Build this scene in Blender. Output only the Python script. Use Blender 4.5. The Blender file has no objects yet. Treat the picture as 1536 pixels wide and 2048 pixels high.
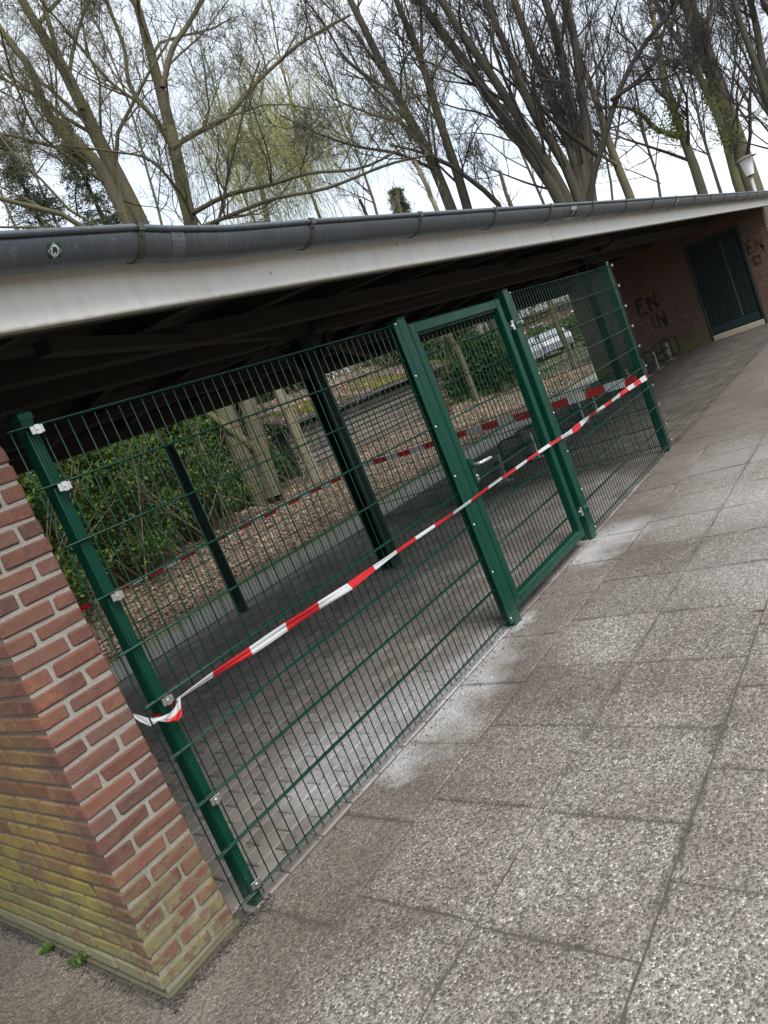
import bpy, math, random
import numpy as np
from mathutils import Vector, Matrix
random.seed(7); RNG = np.random.default_rng(7)
scn = bpy.context.scene
COL = scn.collection

# ------------------------------------------------------------------ camera
CAM = np.array([-1.08546, -2.26076, 1.51093])
YAW, PITCH, ROLL, FPX = math.radians(49.10987), math.radians(-8.44203), math.radians(-22.39138), 1406.38
def _basis():
    cy, sy, cp, sp = math.cos(YAW), math.sin(YAW), math.cos(PITCH), math.sin(PITCH)
    f = np.array([sy*cp, cy*cp, sp]); r = np.array([cy, -sy, 0.0]); u = np.cross(r, f)
    c, s = math.cos(ROLL), math.sin(ROLL)
    return f, c*r+s*u, -s*r+c*u
FW, RT, UP = _basis()
cam_data = bpy.data.cameras.new('camera'); cam = bpy.data.objects.new('camera', cam_data); COL.objects.link(cam)
cam_data.sensor_fit = 'HORIZONTAL'; cam_data.sensor_width = 36.0; cam_data.lens = FPX/1536*36.0
cam_data.clip_start = 0.05; cam_data.clip_end = 2000
M = Matrix.Identity(4)
for i in range(3):
    M[i][0], M[i][1], M[i][2], M[i][3] = RT[i], UP[i], -FW[i], CAM[i]
cam.matrix_world = M
scn.camera = cam
scn.render.resolution_x, scn.render.resolution_y = 768, 1024

# ------------------------------------------------------------------ sky, sun, exposure
SUN_EL, SUN_AZ = math.radians(52), math.radians(200)
world = bpy.data.worlds.new('World'); scn.world = world; world.use_nodes = True
wn, wl = world.node_tree.nodes, world.node_tree.links
wn.clear()
w_out = wn.new('ShaderNodeOutputWorld'); w_bg = wn.new('ShaderNodeBackground'); w_bg.inputs['Strength'].default_value = 0.1
sky = wn.new('ShaderNodeTexSky'); sky.sky_type = 'NISHITA'; sky.sun_disc = False
sky.sun_elevation = SUN_EL; sky.sun_rotation = SUN_AZ
tc = wn.new('ShaderNodeTexCoord'); mp = wn.new('ShaderNodeMapping'); mp.inputs['Scale'].default_value = (1.0, 1.0, 2.2)
nz = wn.new('ShaderNodeTexNoise'); nz.inputs['Scale'].default_value = 2.6; nz.inputs['Detail'].default_value = 5; nz.inputs['Roughness'].default_value = 0.55
rp = wn.new('ShaderNodeValToRGB'); rp.color_ramp.elements[0].position = 0.30; rp.color_ramp.elements[0].color = (3.7, 4.25, 4.9, 1)
rp.color_ramp.elements[1].position = 0.66; rp.color_ramp.elements[1].color = (4.6, 4.75, 4.92, 1)
mx = wn.new('ShaderNodeMix'); mx.data_type = 'RGBA'; mx.inputs['Factor'].default_value = 0.90
wl.new(tc.outputs['Generated'], mp.inputs['Vector']); wl.new(mp.outputs['Vector'], nz.inputs['Vector']); wl.new(nz.outputs['Fac'], rp.inputs['Fac'])
wl.new(sky.outputs['Color'], mx.inputs['A']); wl.new(rp.outputs['Color'], mx.inputs['B'])
wl.new(mx.outputs['Result'], w_bg.inputs['Color']); wl.new(w_bg.outputs['Background'], w_out.inputs['Surface'])
sun_d = bpy.data.lights.new('sun', 'SUN'); sun_d.energy = 1.5; sun_d.angle = math.radians(32); sun_d.color = (1.0, 0.96, 0.9)
sun = bpy.data.objects.new('sun', sun_d); COL.objects.link(sun)
sd = Vector((math.sin(SUN_AZ)*math.cos(SUN_EL), math.cos(SUN_AZ)*math.cos(SUN_EL), math.sin(SUN_EL)))
sun.rotation_euler = sd.to_track_quat('Z', 'Y').to_euler()
scn.view_settings.view_transform = 'Standard'; scn.view_settings.look = 'None'
scn.view_settings.exposure = 1.42; scn.view_settings.gamma = 1.0; scn.view_settings.use_curve_mapping = False

# ------------------------------------------------------------------ sight lines of the surveyed photograph (1536 x 2048)
def ray(px, py): return FW + RT*(px-768)/FPX - UP*(py-1024)/FPX
def at_y(px, py, y): d = ray(px, py); return CAM + d*((y-CAM[1])/d[1])
def at_x(px, py, x): d = ray(px, py); return CAM + d*((x-CAM[0])/d[0])
def at_z(px, py, z=0.0): d = ray(px, py); return CAM + d*((z-CAM[2])/d[2])
def at_d(px, py, D): return CAM + ray(px, py)*D

# ------------------------------------------------------------------ mesh helpers
class MB:
    def __init__(s): s.V = []; s.F = []; s.M = []
    def quad(s, a, b, c, d, m=0):
        n = len(s.V); s.V += [tuple(a), tuple(b), tuple(c), tuple(d)]; s.F.append((n, n+1, n+2, n+3)); s.M.append(m)
    def poly(s, pts, m=0):
        n = len(s.V); s.V += [tuple(p) for p in pts]; s.F.append(tuple(range(n, n+len(pts)))); s.M.append(m)
    def box(s, x0, x1, y0, y1, z0, z1, m=0, bev=0.0):
        if bev > 0: return s.bevbox((x0+x1)/2, (y0+y1)/2, (z0+z1)/2, x1-x0, y1-y0, z1-z0, bev, m)
        n = len(s.V)
        s.V += [(x0,y0,z0),(x1,y0,z0),(x1,y1,z0),(x0,y1,z0),(x0,y0,z1),(x1,y0,z1),(x1,y1,z1),(x0,y1,z1)]
        for f in ((3,2,1,0),(4,5,6,7),(0,1,5,4),(1,2,6,5),(2,3,7,6),(3,0,4,7)): s.F.append(tuple(n+i for i in f)); s.M.append(m)
    def bevbox(s, cx, cy, cz, sx, sy, sz, b, m=0, jit=0.0):
        # box with chamfered edges: 24 vertices
        n = len(s.V); hx, hy, hz = sx/2, sy/2, sz/2; idx = {}
        k = 0
        for ix in (-1, 1):
            for iy in (-1, 1):
                for iz in (-1, 1):
                    j = [random.uniform(-jit, jit) for _ in range(3)]
                    for ax in range(3):
                        h = [hx-b, hy-b, hz-b]; h[ax] += b
                        s.V.append((cx+ix*h[0]+j[0], cy+iy*h[1]+j[1], cz+iz*h[2]+j[2])); idx[(ix,iy,iz,ax)] = n+k; k += 1
        I = idx
        def q(*a): s.F.append(tuple(a)); s.M.append(m)
        for t in (-1, 1):
            o = lambda l: l if t > 0 else l[::-1]
            q(*o([I[(t,-1,-1,0)], I[(t,1,-1,0)], I[(t,1,1,0)], I[(t,-1,1,0)]]))
            q(*o([I[(1,t,-1,1)], I[(-1,t,-1,1)], I[(-1,t,1,1)], I[(1,t,1,1)]]))
            q(*o([I[(-1,-1,t,2)], I[(1,-1,t,2)], I[(1,1,t,2)], I[(-1,1,t,2)]]))
        for a in (-1, 1):
            for b2 in (-1, 1):
                fl = (a*b2 > 0)
                e = [I[(a,b2,-1,0)], I[(a,b2,-1,1)], I[(a,b2,1,1)], I[(a,b2,1,0)]]; q(*(e if fl else e[::-1]))
                e = [I[(a,-1,b2,2)], I[(a,-1,b2,0)], I[(a,1,b2,0)], I[(a,1,b2,2)]]; q(*(e[::-1] if not fl else e))
                e = [I[(-1,a,b2,1)], I[(-1,a,b2,2)], I[(1,a,b2,2)], I[(1,a,b2,1)]]; q(*(e[::-1] if not fl else e))
                for c in (-1, 1):
                    e = [I[(a,b2,c,0)], I[(a,b2,c,1)], I[(a,b2,c,2)]]; q(*(e if a*b2*c > 0 else e[::-1]))
    def tube(s, pts, rad, n=8, m=0, cap=True):
        pts = np.asarray(pts, float); k = len(pts)
        rad = np.broadcast_to(np.asarray(rad, float), (k,))
        T = np.empty_like(pts); T[1:-1] = pts[2:]-pts[:-2]; T[0] = pts[1]-pts[0]; T[-1] = pts[-1]-pts[-2]
        T /= np.linalg.norm(T, axis=1, keepdims=True)+1e-12
        a = np.array([0., 0., 1.]) if abs(T[0][2]) < 0.9 else np.array([1., 0., 0.])
        base = len(s.V); ang = np.arange(n)*2*math.pi/n; ca, sa = np.cos(ang)[:, None], np.sin(ang)[:, None]
        for i in range(k):
            u = np.cross(T[i], a); u /= np.linalg.norm(u)+1e-12; v = np.cross(T[i], u); a = np.cross(u, T[i])
            s.V += [tuple(p) for p in (pts[i] + rad[i]*(ca*u + sa*v))]
        for i in range(k-1):
            for j in range(n):
                j2 = (j+1) % n
                s.F.append((base+i*n+j, base+(i+1)*n+j, base+(i+1)*n+j2, base+i*n+j2)); s.M.append(m)
        if cap:
            s.F.append(tuple(base+j for j in range(n))); s.M.append(m)
            s.F.append(tuple(base+(k-1)*n+j for j in range(n-1, -1, -1))); s.M.append(m)
    def ribbon(s, A, B, m=0):
        for i in range(len(A)-1): s.quad(A[i], A[i+1], B[i+1], B[i], m[i] if isinstance(m, list) else m)
    def mesh(s, name, mats, smooth=False):
        me = bpy.data.meshes.new(name); me.from_pydata(s.V, [], s.F)
        for mt in mats: me.materials.append(mt)
        if len(mats) > 1: me.polygons.foreach_set('material_index', s.M)
        if smooth: me.polygons.foreach_set('use_smooth', [True]*len(s.F))
        me.update(); return me

def link(name, data, parent=None):
    o = bpy.data.objects.new(name, data); COL.objects.link(o)
    if parent is not None:
        o.parent = parent
        if parent.type == 'EMPTY': o.matrix_parent_inverse = Matrix.Translation(-Vector(parent.location))
    return o
def obj(name, mb, mats, parent=None, smooth=False, kind=None):
    if not isinstance(mats, (list, tuple)): mats = [mats]
    o = link(name, mb.mesh(name, mats, smooth), parent)
    if kind: o['kind'] = kind
    return o
def shared(name, data, parent, loc=(0,0,0), scale=None, rot=None):
    o = link(name, data, parent); o.location = loc
    if scale: o.scale = scale
    if rot: o.rotation_euler = rot
    return o
def thing(name, label, cat, loc=(0,0,0), group=None):
    o = bpy.data.objects.new(name, None); COL.objects.link(o); o.location = Vector([float(v) for v in loc]); o.empty_display_size = 0.2
    o['label'] = label; o['category'] = cat
    if group: o['group'] = group
    return o
def tag(o, label, cat, group=None):
    o['label'] = label; o['category'] = cat
    if group: o['group'] = group
    return o
def np_mesh(name, V, F, mat, parent=None, kind=None):
    me = bpy.data.meshes.new(name); nf, k = F.shape
    me.vertices.add(len(V)); me.vertices.foreach_set('co', V.astype(np.float32).ravel())
    me.loops.add(nf*k); me.loops.foreach_set('vertex_index', F.astype(np.int32).ravel())
    me.polygons.add(nf); me.polygons.foreach_set('loop_start', (np.arange(nf)*k).astype(np.int32))
    me.materials.append(mat); me.update(calc_edges=True); me.validate()
    o = link(name, me, parent)
    if kind: o['kind'] = kind
    return o
def leaf_quads(P, size, flat=0.0, aspect=0.6, up=None):
    """one small folded leaf (two triangles) at each point"""
    n = len(P); sz = size*RNG.uniform(0.6, 1.35, n)
    d = RNG.normal(size=(n, 3)); d[:, 2] *= (1-flat); d /= np.linalg.norm(d, axis=1, keepdims=True)+1e-9
    w = RNG.normal(size=(n, 3)); w[:, 2] *= (1-flat); w -= d*(w*d).sum(1, keepdims=True); w /= np.linalg.norm(w, axis=1, keepdims=True)+1e-9
    if up is not None: d = d*0.6 + np.asarray(up); d /= np.linalg.norm(d, axis=1, keepdims=True)
    a = P - d*sz[:, None]*0.5; b = P + w*(sz*aspect*0.5)[:, None]; c = P + d*sz[:, None]*0.5; e = P - w*(sz*aspect*0.5)[:, None]
    nrm = np.cross(d, w); b = b + nrm*(sz*0.12)[:, None]; e = e + nrm*(sz*0.12)[:, None]
    V = np.stack([a, b, c, e], 1).reshape(-1, 3); F = np.arange(4*n).reshape(n, 4)
    return V, F

# ------------------------------------------------------------------ materials
def mat(name):
    m = bpy.data.materials.new(name); m.use_nodes = True
    nt = m.node_tree; b = nt.nodes['Principled BSDF']
    return m, nt, b
class N:
    def __init__(s, nt): s.nt = nt
    def new(s, t, **kw):
        n = s.nt.nodes.new(t)
        for k, v in kw.items():
            if k in n.inputs: n.inputs[k].default_value = v
            else: setattr(n, k, v)
        return n
    def l(s, a, b): s.nt.links.new(a, b)
    def pos(s): return s.new('ShaderNodeNewGeometry').outputs['Position']
    def noise(s, scale, detail=3, rough=0.5, vec=None, out='Fac'):
        n = s.new('ShaderNodeTexNoise'); n.inputs['Scale'].default_value = scale; n.inputs['Detail'].default_value = detail; n.inputs['Roughness'].default_value = rough
        s.l(vec if vec is not None else s.pos(), n.inputs['Vector']); return n.outputs[out]
    def ramp(s, fac, stops, interp='LINEAR'):
        r = s.new('ShaderNodeValToRGB'); e = r.color_ramp.elements; r.color_ramp.interpolation = interp
        while len(e) < len(stops): e.new(0.5)
        for i, (p, c) in enumerate(stops):
            e[i].position = p; e[i].color = (c, c, c, 1) if not isinstance(c, (tuple, list)) else (*c, 1)
        s.l(fac, r.inputs['Fac']); return r.outputs['Color']
    def mix(s, fac, a, b, mode='MIX'):
        n = s.new('ShaderNodeMix'); n.data_type = 'RGBA'; n.blend_type = mode
        for sock, v in (('Factor', fac), ('A', a), ('B', b)):
            if hasattr(v, 'is_linked'): s.l(v, n.inputs[sock])
            elif sock == 'Factor': n.inputs[sock].default_value = v
            else: n.inputs[sock].default_value = (*v, 1) if isinstance(v, (tuple, list)) else (v, v, v, 1)
        return n.outputs['Result']
    def math(s, op, a, b=None, c=None):
        n = s.new('ShaderNodeMath'); n.operation = op
        for i, v in enumerate((a, b, c)):
            if v is None: continue
            if hasattr(v, 'is_linked'): s.l(v, n.inputs[i])
            else: n.inputs[i].default_value = v
        return n.outputs[0]
    def sep(s, v):
        n = s.new('ShaderNodeSeparateXYZ'); s.l(v, n.inputs[0]); return n.outputs
    def smooth(s, v, a, b):
        n = s.new('ShaderNodeMapRange'); n.interpolation_type = 'SMOOTHSTEP'; s.l(v, n.inputs['Value'])
        n.inputs['From Min'].default_value = a; n.inputs['From Max'].default_value = b; return n.outputs['Result']
    def bump(s, h, strength, dist, bsdf):
        n = s.new('ShaderNodeBump'); n.inputs['Strength'].default_value = strength; n.inputs['Distance'].default_value = dist
        s.l(h, n.inputs['Height']); s.l(n.outputs['Normal'], bsdf.inputs['Normal'])
    def spots(s, pts, warp=0.5):
        """soft irregular patches round given floor points (x, y, radius)"""
        p = s.pos(); nv = s.noise(3.5, 4, 0.6, out='Color')
        v = s.new('ShaderNodeVectorMath'); v.operation = 'MULTIPLY_ADD'; s.l(nv, v.inputs[0]); v.inputs[1].default_value = (warp, warp, 0); s.l(p, v.inputs[2])
        acc = None
        for x, y, r in pts:
            d = s.new('ShaderNodeVectorMath'); d.operation = 'DISTANCE'; s.l(v.outputs[0], d.inputs[0]); d.inputs[1].default_value = (x+warp*0.5, y+warp*0.5, 0)
            q = s.smooth(d.outputs['Value'], r*1.15, r*0.1)
            acc = q if acc is None else s.math('MAXIMUM', acc, q)
        return acc

def simple(name, col, rough=0.6, var=0.25, scale=6.0, metal=0.0, spec=0.5, bump=0.0, bscale=60.0, island=0.0, trans=0.0):
    m, nt, b = mat(name); g = N(nt)
    f = g.noise(scale, 4, 0.6)
    c = g.mix(f, tuple(v*(1-var) for v in col), tuple(min(1, v*(1+var)) for v in col))
    if island:
        ri = g.new('ShaderNodeNewGeometry').outputs['Random Per Island']
        k = g.ramp(ri, [(0, 1-island), (1, 1+island)])
        c = g.mix(1.0, c, k, 'MULTIPLY')
    g.l(c, b.inputs['Base Color'])
    b.inputs['Roughness'].default_value = rough; b.inputs['Metallic'].default_value = metal; b.inputs['Specular IOR Level'].default_value = spec
    if bump: g.bump(g.noise(bscale, 4, 0.6), bump, 0.01, b)
    return m
MAT = {}
def brick_mat():
    m, nt, b = mat('fired_brick'); g = N(nt)
    oi = g.new('ShaderNodeObjectInfo').outputs['Random']; ri = g.new('ShaderNodeNewGeometry').outputs['Random Per Island']
    rnd = g.math('FRACT', g.math('ADD', oi, ri))
    c = g.ramp(rnd, [(0, (0.10, 0.047, 0.036)), (0.25, (0.165, 0.073, 0.052)), (0.5, (0.135, 0.075, 0.059)), (0.75, (0.195, 0.082, 0.055)), (0.9, (0.15, 0.058, 0.041)), (1, (0.09, 0.053, 0.045))])
    n1 = g.noise(28, 5, 0.65); c = g.mix(g.ramp(n1, [(0.35, 0.0), (0.75, 0.55)]), c, (0.215, 0.125, 0.095))
    n2 = g.noise(120, 3, 0.6); c = g.mix(g.ramp(n2, [(0.58, 0.0), (0.72, 0.5)]), c, (0.13, 0.075, 0.055))
    c = g.mix(g.ramp(g.noise(9, 4, 0.6), [(0.62, 0.0), (0.72, 0.6)]), c, (0.34, 0.125, 0.065))
    p = g.pos(); x, y, z = g.sep(p); ge = g.new('ShaderNodeNewGeometry'); nx, ny, nzz = g.sep(ge.outputs['True Normal'])
    side = g.smooth(nx, -0.3, -0.8)                       # weather side of the end wall
    back = g.smooth(y, 0.05, 0.34)
    wn_ = g.noise(5, 4, 0.6)
    alg = g.math('MULTIPLY', g.math('MULTIPLY', g.math('MULTIPLY', side, g.ramp(g.noise(7, 6, 0.7), [(0.34, 0.25), (0.56, 1.0)])), back), g.smooth(g.math('ADD', z, g.math('MULTIPLY', wn_, 0.5)), 1.75, 0.7))
    algc = g.mix(g.smooth(z, 0.75, 0.2), (0.34, 0.225, 0.075), (0.30, 0.27, 0.05))
    algc = g.mix(g.ramp(g.noise(30, 4, 0.6), [(0.3, 0.0), (0.7, 0.5)]), algc, (0.20, 0.15, 0.05))
    c = g.mix(g.math('MULTIPLY', alg, g.ramp(rnd, [(0, 0.95), (0.8, 0.85), (0.9, 0.35), (1, 0.3)])), c, algc)
    low = g.math('MULTIPLY', g.smooth(g.math('ADD', z, g.math('MULTIPLY', g.noise(7, 5, 0.65), 0.9)), 0.98, 0.50), g.ramp(g.noise(15, 6, 0.75), [(0.44, 0.0), (0.53, 1.0)]))
    mossc = g.mix(g.noise(40, 4, 0.6), (0.12, 0.135, 0.045), (0.27, 0.28, 0.15))
    c = g.mix(g.math('MULTIPLY', low, 0.8), c, mossc)
    base = g.smooth(g.math('ADD', z, g.math('MULTIPLY', wn_, 0.12)), 0.20, 0.08); c = g.mix(g.math('MULTIPLY', g.math('MULTIPLY', base, side), 0.8), c, (0.22, 0.21, 0.15))
    g.l(c, b.inputs['Base Color']); b.inputs['Roughness'].default_value = 0.9; b.inputs['Specular IOR Level'].default_value = 0.25
    c2 = g.mix(g.ramp(g.noise(330, 2, 0.6), [(0.28, 0.6), (0.42, 0.0)]), c, (0.06, 0.04, 0.032)); g.l(c2, b.inputs['Base Color']); h = g.mix(0.5, g.noise(45, 6, 0.7), g.noise(240, 3, 0.65)); g.bump(h, 1.0, 0.009, b); return m
def mortar_mat():
    m, nt, b = mat('mortar'); g = N(nt)
    c = g.mix(g.noise(160, 3, 0.7), (0.17, 0.155, 0.135), (0.44, 0.415, 0.37)); c = g.mix(g.ramp(g.noise(240, 2, 0.5), [(0.60, 0.0), (0.68, 0.8)]), c, (0.16, 0.14, 0.12))
    p = g.pos(); x, y, z = g.sep(p); nx = g.sep(g.new('ShaderNodeNewGeometry').outputs['True Normal'])[0]
    low = g.smooth(g.math('ADD', z, g.math('MULTIPLY', g.noise(9, 4, 0.6), 0.5)), 0.95, 0.35); c = g.mix(g.math('MULTIPLY', low, g.ramp(g.noise(20, 4, 0.65), [(0.4, 0.3), (0.6, 0.9)])), c, (0.17, 0.175, 0.09))
    side = g.math('MULTIPLY', g.smooth(nx, -0.3, -0.8), g.smooth(z, 1.7, 0.9)); c = g.mix(g.math('MULTIPLY', side, 0.85), c, (0.085, 0.07, 0.038))
    g.l(c, b.inputs['Base Color']); b.inputs['Roughness'].default_value = 0.95; g.bump(g.noise(200, 3, 0.7), 1.0, 0.006, b); return m
LIME = [(3.55, -0.16, 0.40), (3.25, -0.10, 0.30), (0.95, 0.0, 0.22), (1.25, -0.02, 0.32), (1.55, -0.03, 0.36), (1.9, -0.0, 0.30), (2.25, 0.0, 0.2)]
LIME2 = [(3.75, -1.05, 0.75), (4.9, -0.8, 0.6), (2.7, -1.5, 0.7)]
LIME_IN = [(1.05, 0.36, 0.55), (1.42, 0.18, 0.46), (1.8, 0.06, 0.36), (0.7, 0.25, 0.3), (2.1, 0.0, 0.25)]
def aggregate_mat():
    m, nt, b = mat('exposed_aggregate'); g = N(nt); p = g.pos()
    def pebbles(scale, seed):
        v = g.new('ShaderNodeTexVoronoi'); v.inputs['Scale'].default_value = scale; v.inputs['Randomness'].default_value = 1.0
        mpn = g.new('ShaderNodeMapping'); mpn.inputs['Location'].default_value = (seed, seed*0.7, 0); mpn.inputs['Scale'].default_value = (1, 1, 0.02)
        g.l(p, mpn.inputs['Vector']); g.l(mpn.outputs[0], v.inputs['Vector'])
        d = g.new('ShaderNodeTexVoronoi'); d.feature = 'DISTANCE_TO_EDGE'; d.inputs['Scale'].default_value = scale; g.l(mpn.outputs[0], d.inputs['Vector'])
        return v.outputs['Color'], d.outputs['Distance'], v.outputs['Distance']
    vc, vd, vf = pebbles(96, 0.0); wc, wd, wf = pebbles(190, 3.3)
    s1, s2, s3 = g.sep(vc); t1, t2, t3 = g.sep(wc)
    stops = [(0.0, (0.055, 0.053, 0.052)), (0.2, (0.10, 0.095, 0.09)), (0.42, (0.155, 0.145, 0.135)), (0.62, (0.225, 0.208, 0.188)), (0.76, (0.32, 0.295, 0.255)), (0.86, (0.46, 0.43, 0.365)), (0.93, (0.72, 0.70, 0.64)), (1.0, (0.82, 0.80, 0.76))]
    pc = g.ramp(s1, stops); pc2 = g.ramp(t1, stops)
    pc = g.mix(g.math('MULTIPLY', g.noise(190, 2, 0.5), 0.35), pc, (0.20, 0.19, 0.175))
    q = g.math('SUBTRACT', g.math('ADD', 0.40, g.math('MULTIPLY', s2, 0.26)), vf); q = g.math('MINIMUM', q, g.math('MULTIPLY', g.math('SUBTRACT', vd, 0.025), 2.0)); mask = g.smooth(q, -0.03, 0.05)
    q2 = g.math('MULTIPLY', g.math('SUBTRACT', wd, 0.06), 1.2); mask2 = g.math('MULTIPLY', g.smooth(q2, -0.02, 0.06), g.smooth(t2, 0.25, 0.35))
    cem = g.mix(g.noise(420, 3, 0.65), (0.20, 0.187, 0.17), (0.48, 0.455, 0.42))
    c = g.mix(mask, g.mix(mask2, cem, pc2), pc)
    c = g.mix(0.10, c, (0.25, 0.23, 0.205))
    c = g.mix(1.0, c, g.ramp(g.new('ShaderNodeObjectInfo').outputs['Random'], [(0, (0.76, 0.735, 0.70)), (0.5, (0.90, 0.87, 0.835)), (1, (1.03, 1.0, 0.965))]), 'MULTIPLY')
    # wear and grime with shapes of their own
    x, y, z = g.sep(p)
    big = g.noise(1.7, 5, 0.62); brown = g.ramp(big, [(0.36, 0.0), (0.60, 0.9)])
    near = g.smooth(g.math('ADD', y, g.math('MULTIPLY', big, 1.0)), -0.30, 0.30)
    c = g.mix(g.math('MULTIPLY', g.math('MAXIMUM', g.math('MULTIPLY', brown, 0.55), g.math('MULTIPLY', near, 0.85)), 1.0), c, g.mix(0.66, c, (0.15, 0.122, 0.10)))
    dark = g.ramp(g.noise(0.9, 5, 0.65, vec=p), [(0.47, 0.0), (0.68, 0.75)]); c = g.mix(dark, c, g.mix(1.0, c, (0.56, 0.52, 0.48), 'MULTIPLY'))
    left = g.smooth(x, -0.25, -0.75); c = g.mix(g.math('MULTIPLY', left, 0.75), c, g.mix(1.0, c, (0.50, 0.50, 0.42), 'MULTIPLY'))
    film_ = g.math('MULTIPLY', g.smooth(g.math('ADD', x, g.math('MULTIPLY', big, 3.0)), 5.2, 8.5), g.ramp(g.noise(2.6, 5, 0.65), [(0.3, 0.45), (0.65, 0.9)])); c = g.mix(film_, c, g.mix(0.7, c, (0.105, 0.086, 0.07)))
    lime = g.spots(LIME, 0.6); li = g.math('MULTIPLY', lime, g.ramp(g.noise(110, 4, 0.75), [(0.28, 0.0), (0.66, 0.92)])); c = g.mix(li, c, (0.66, 0.66, 0.68)); l2 = g.math('MULTIPLY', g.spots(LIME2, 0.8), 0.28); c = g.mix(l2, c, (0.50, 0.50, 0.50))
    # grime along the slab joints, held by the object's own outline
    tcn = g.new('ShaderNodeTexCoord'); ox, oy, oz = g.sep(tcn.outputs['Object'])
    e = g.math('MAXIMUM', g.math('ABSOLUTE', ox), g.math('ABSOLUTE', oy))
    en = g.math('ADD', e, g.math('MULTIPLY', g.math('SUBTRACT', g.noise(12, 4, 0.6), 0.5), 0.07))
    c = g.mix(g.math('MULTIPLY', g.smooth(en, 0.222, 0.252), g.ramp(g.noise(1.9, 4, 0.6), [(0.38, 0.0), (0.64, 0.72)])), c, (0.07, 0.06, 0.051))
    g.l(c, b.inputs['Base Color']); b.inputs['Roughness'].default_value = 0.75; b.inputs['Specular IOR Level'].default_value = 0.35
    h = g.math('ADD', g.math('ADD', g.math('SQRT', g.math('MAXIMUM', q, 0.0)), g.math('MULTIPLY', g.math('SQRT', g.math('MAXIMUM', q2, 0.0)), 0.35)), g.math('MULTIPLY', g.noise(420, 3, 0.65), 0.10)); g.bump(h, 0.9, 0.007, b); return m
def paver_mat():
    m, nt, b = mat('clay_paver'); g = N(nt); p = g.pos()
    ri = g.math('FRACT', g.math('ADD', g.new('ShaderNodeObjectInfo').outputs['Random'], g.new('ShaderNodeNewGeometry').outputs['Random Per Island']))
    c = g.ramp(ri, [(0, (0.17, 0.153, 0.14)), (0.5, (0.225, 0.204, 0.187)), (1, (0.29, 0.262, 0.24))])
    c = g.mix(g.ramp(g.noise(2.2, 5, 0.65), [(0.35, 0.0), (0.7, 0.7)]), c, (0.125, 0.108, 0.096))
    c = g.mix(g.ramp(g.noise(90, 3, 0.7), [(0.6, 0.0), (0.72, 0.5)]), c, (0.34, 0.32, 0.29))
    c = g.mix(g.ramp(g.noise(1.3, 4, 0.6), [(0.58, 0.0), (0.75, 0.35)]), c, (0.14, 0.15, 0.08))
    px_, py_, pz_ = g.sep(p); soil = g.math('MULTIPLY', g.smooth(g.math('ADD', px_, g.math('MULTIPLY', g.noise(1.1, 4, 0.6), 1.6)), 5.8, 7.0), g.ramp(g.noise(3.0, 5, 0.65), [(0.25, 0.55), (0.6, 0.97)])); c = g.mix(soil, c, g.mix(g.noise(14, 5, 0.7), (0.03, 0.024, 0.02), (0.075, 0.06, 0.05)))
    lime = g.spots(LIME_IN, 0.5); li = g.math('MULTIPLY', lime, g.ramp(g.noise(50, 4, 0.7), [(0.3, 0.12), (0.65, 0.75)])); c = g.mix(li, c, (0.50, 0.51, 0.53))
    g.l(c, b.inputs['Base Color']); b.inputs['Roughness'].default_value = 0.82; b.inputs['Specular IOR Level'].default_value = 0.3
    g.bump(g.noise(70, 4, 0.65), 0.6, 0.005, b); return m
def wallbrick_mat(name, c1, c2, mort, moss=True, scale=1.0):
    m, nt, b = mat(name); g = N(nt); p = g.pos(); x, y, z = g.sep(p)
    cb = g.new('ShaderNodeCombineXYZ'); g.l(g.math('ADD', x, y), cb.inputs[0]); g.l(z, cb.inputs[1])
    br = g.new('ShaderNodeTexBrick'); g.l(cb.outputs[0], br.inputs['Vector'])
    br.inputs['Color1'].default_value = (*c1, 1); br.inputs['Color2'].default_value = (*c2, 1); br.inputs['Mortar'].default_value = (*mort, 1)
    br.inputs['Scale'].default_value = scale; br.inputs['Brick Width'].default_value = 0.21; br.inputs['Row Height'].default_value = 0.0625; br.inputs['Mortar Size'].default_value = 0.009; br.inputs['Bias'].default_value = -0.1
    c = g.mix(g.ramp(g.noise(5, 5, 0.6), [(0.3, 0.0), (0.75, 0.6)]), br.outputs['Color'], g.mix(1.0, br.outputs['Color'], (0.55, 0.5, 0.5), 'MULTIPLY'))
    if moss:
        low = g.smooth(g.math('ADD', z, g.math('MULTIPLY', g.noise(2.5, 5, 0.65), 0.9)), 1.0, 0.35)
        c = g.mix(g.math('MULTIPLY', low, 0.75), c, (0.10, 0.105, 0.03))
    g.l(c, b.inputs['Base Color']); b.inputs['Roughness'].default_value = 0.92
    g.bump(br.outputs['Fac'], -0.7, 0.008, b); return m
def zinc_mat():
    m, nt, b = mat('weathered_zinc'); g = N(nt); p = g.pos()
    c = g.mix(g.noise(7, 5, 0.6), (0.075, 0.088, 0.105), (0.14, 0.155, 0.172))
    mpn = g.new('ShaderNodeMapping'); mpn.inputs['Scale'].default_value = (60, 6, 6); g.l(p, mpn.inputs['Vector'])
    c = g.mix(g.ramp(g.noise(1.0, 4, 0.6, vec=mpn.outputs[0]), [(0.5, 0.0), (0.75, 0.35)]), c, (0.24, 0.26, 0.28))
    c = g.mix(g.math('MULTIPLY', g.spots([(0.62, -0.34, 0.11)], 0.12), 0.0), c, (0.5, 0.5, 0.5))
    bl = g.ramp(g.noise(22, 5, 0.7), [(0.62, 0.0), (0.75, 0.5)]); c = g.mix(bl, c, (0.28, 0.30, 0.315))
    g.l(c, b.inputs['Base Color']); b.inputs['Roughness'].default_value = 0.42; b.inputs['Metallic'].default_value = 0.55
    g.bump(g.noise(14, 3, 0.5), 0.15, 0.01, b); return m
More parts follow.
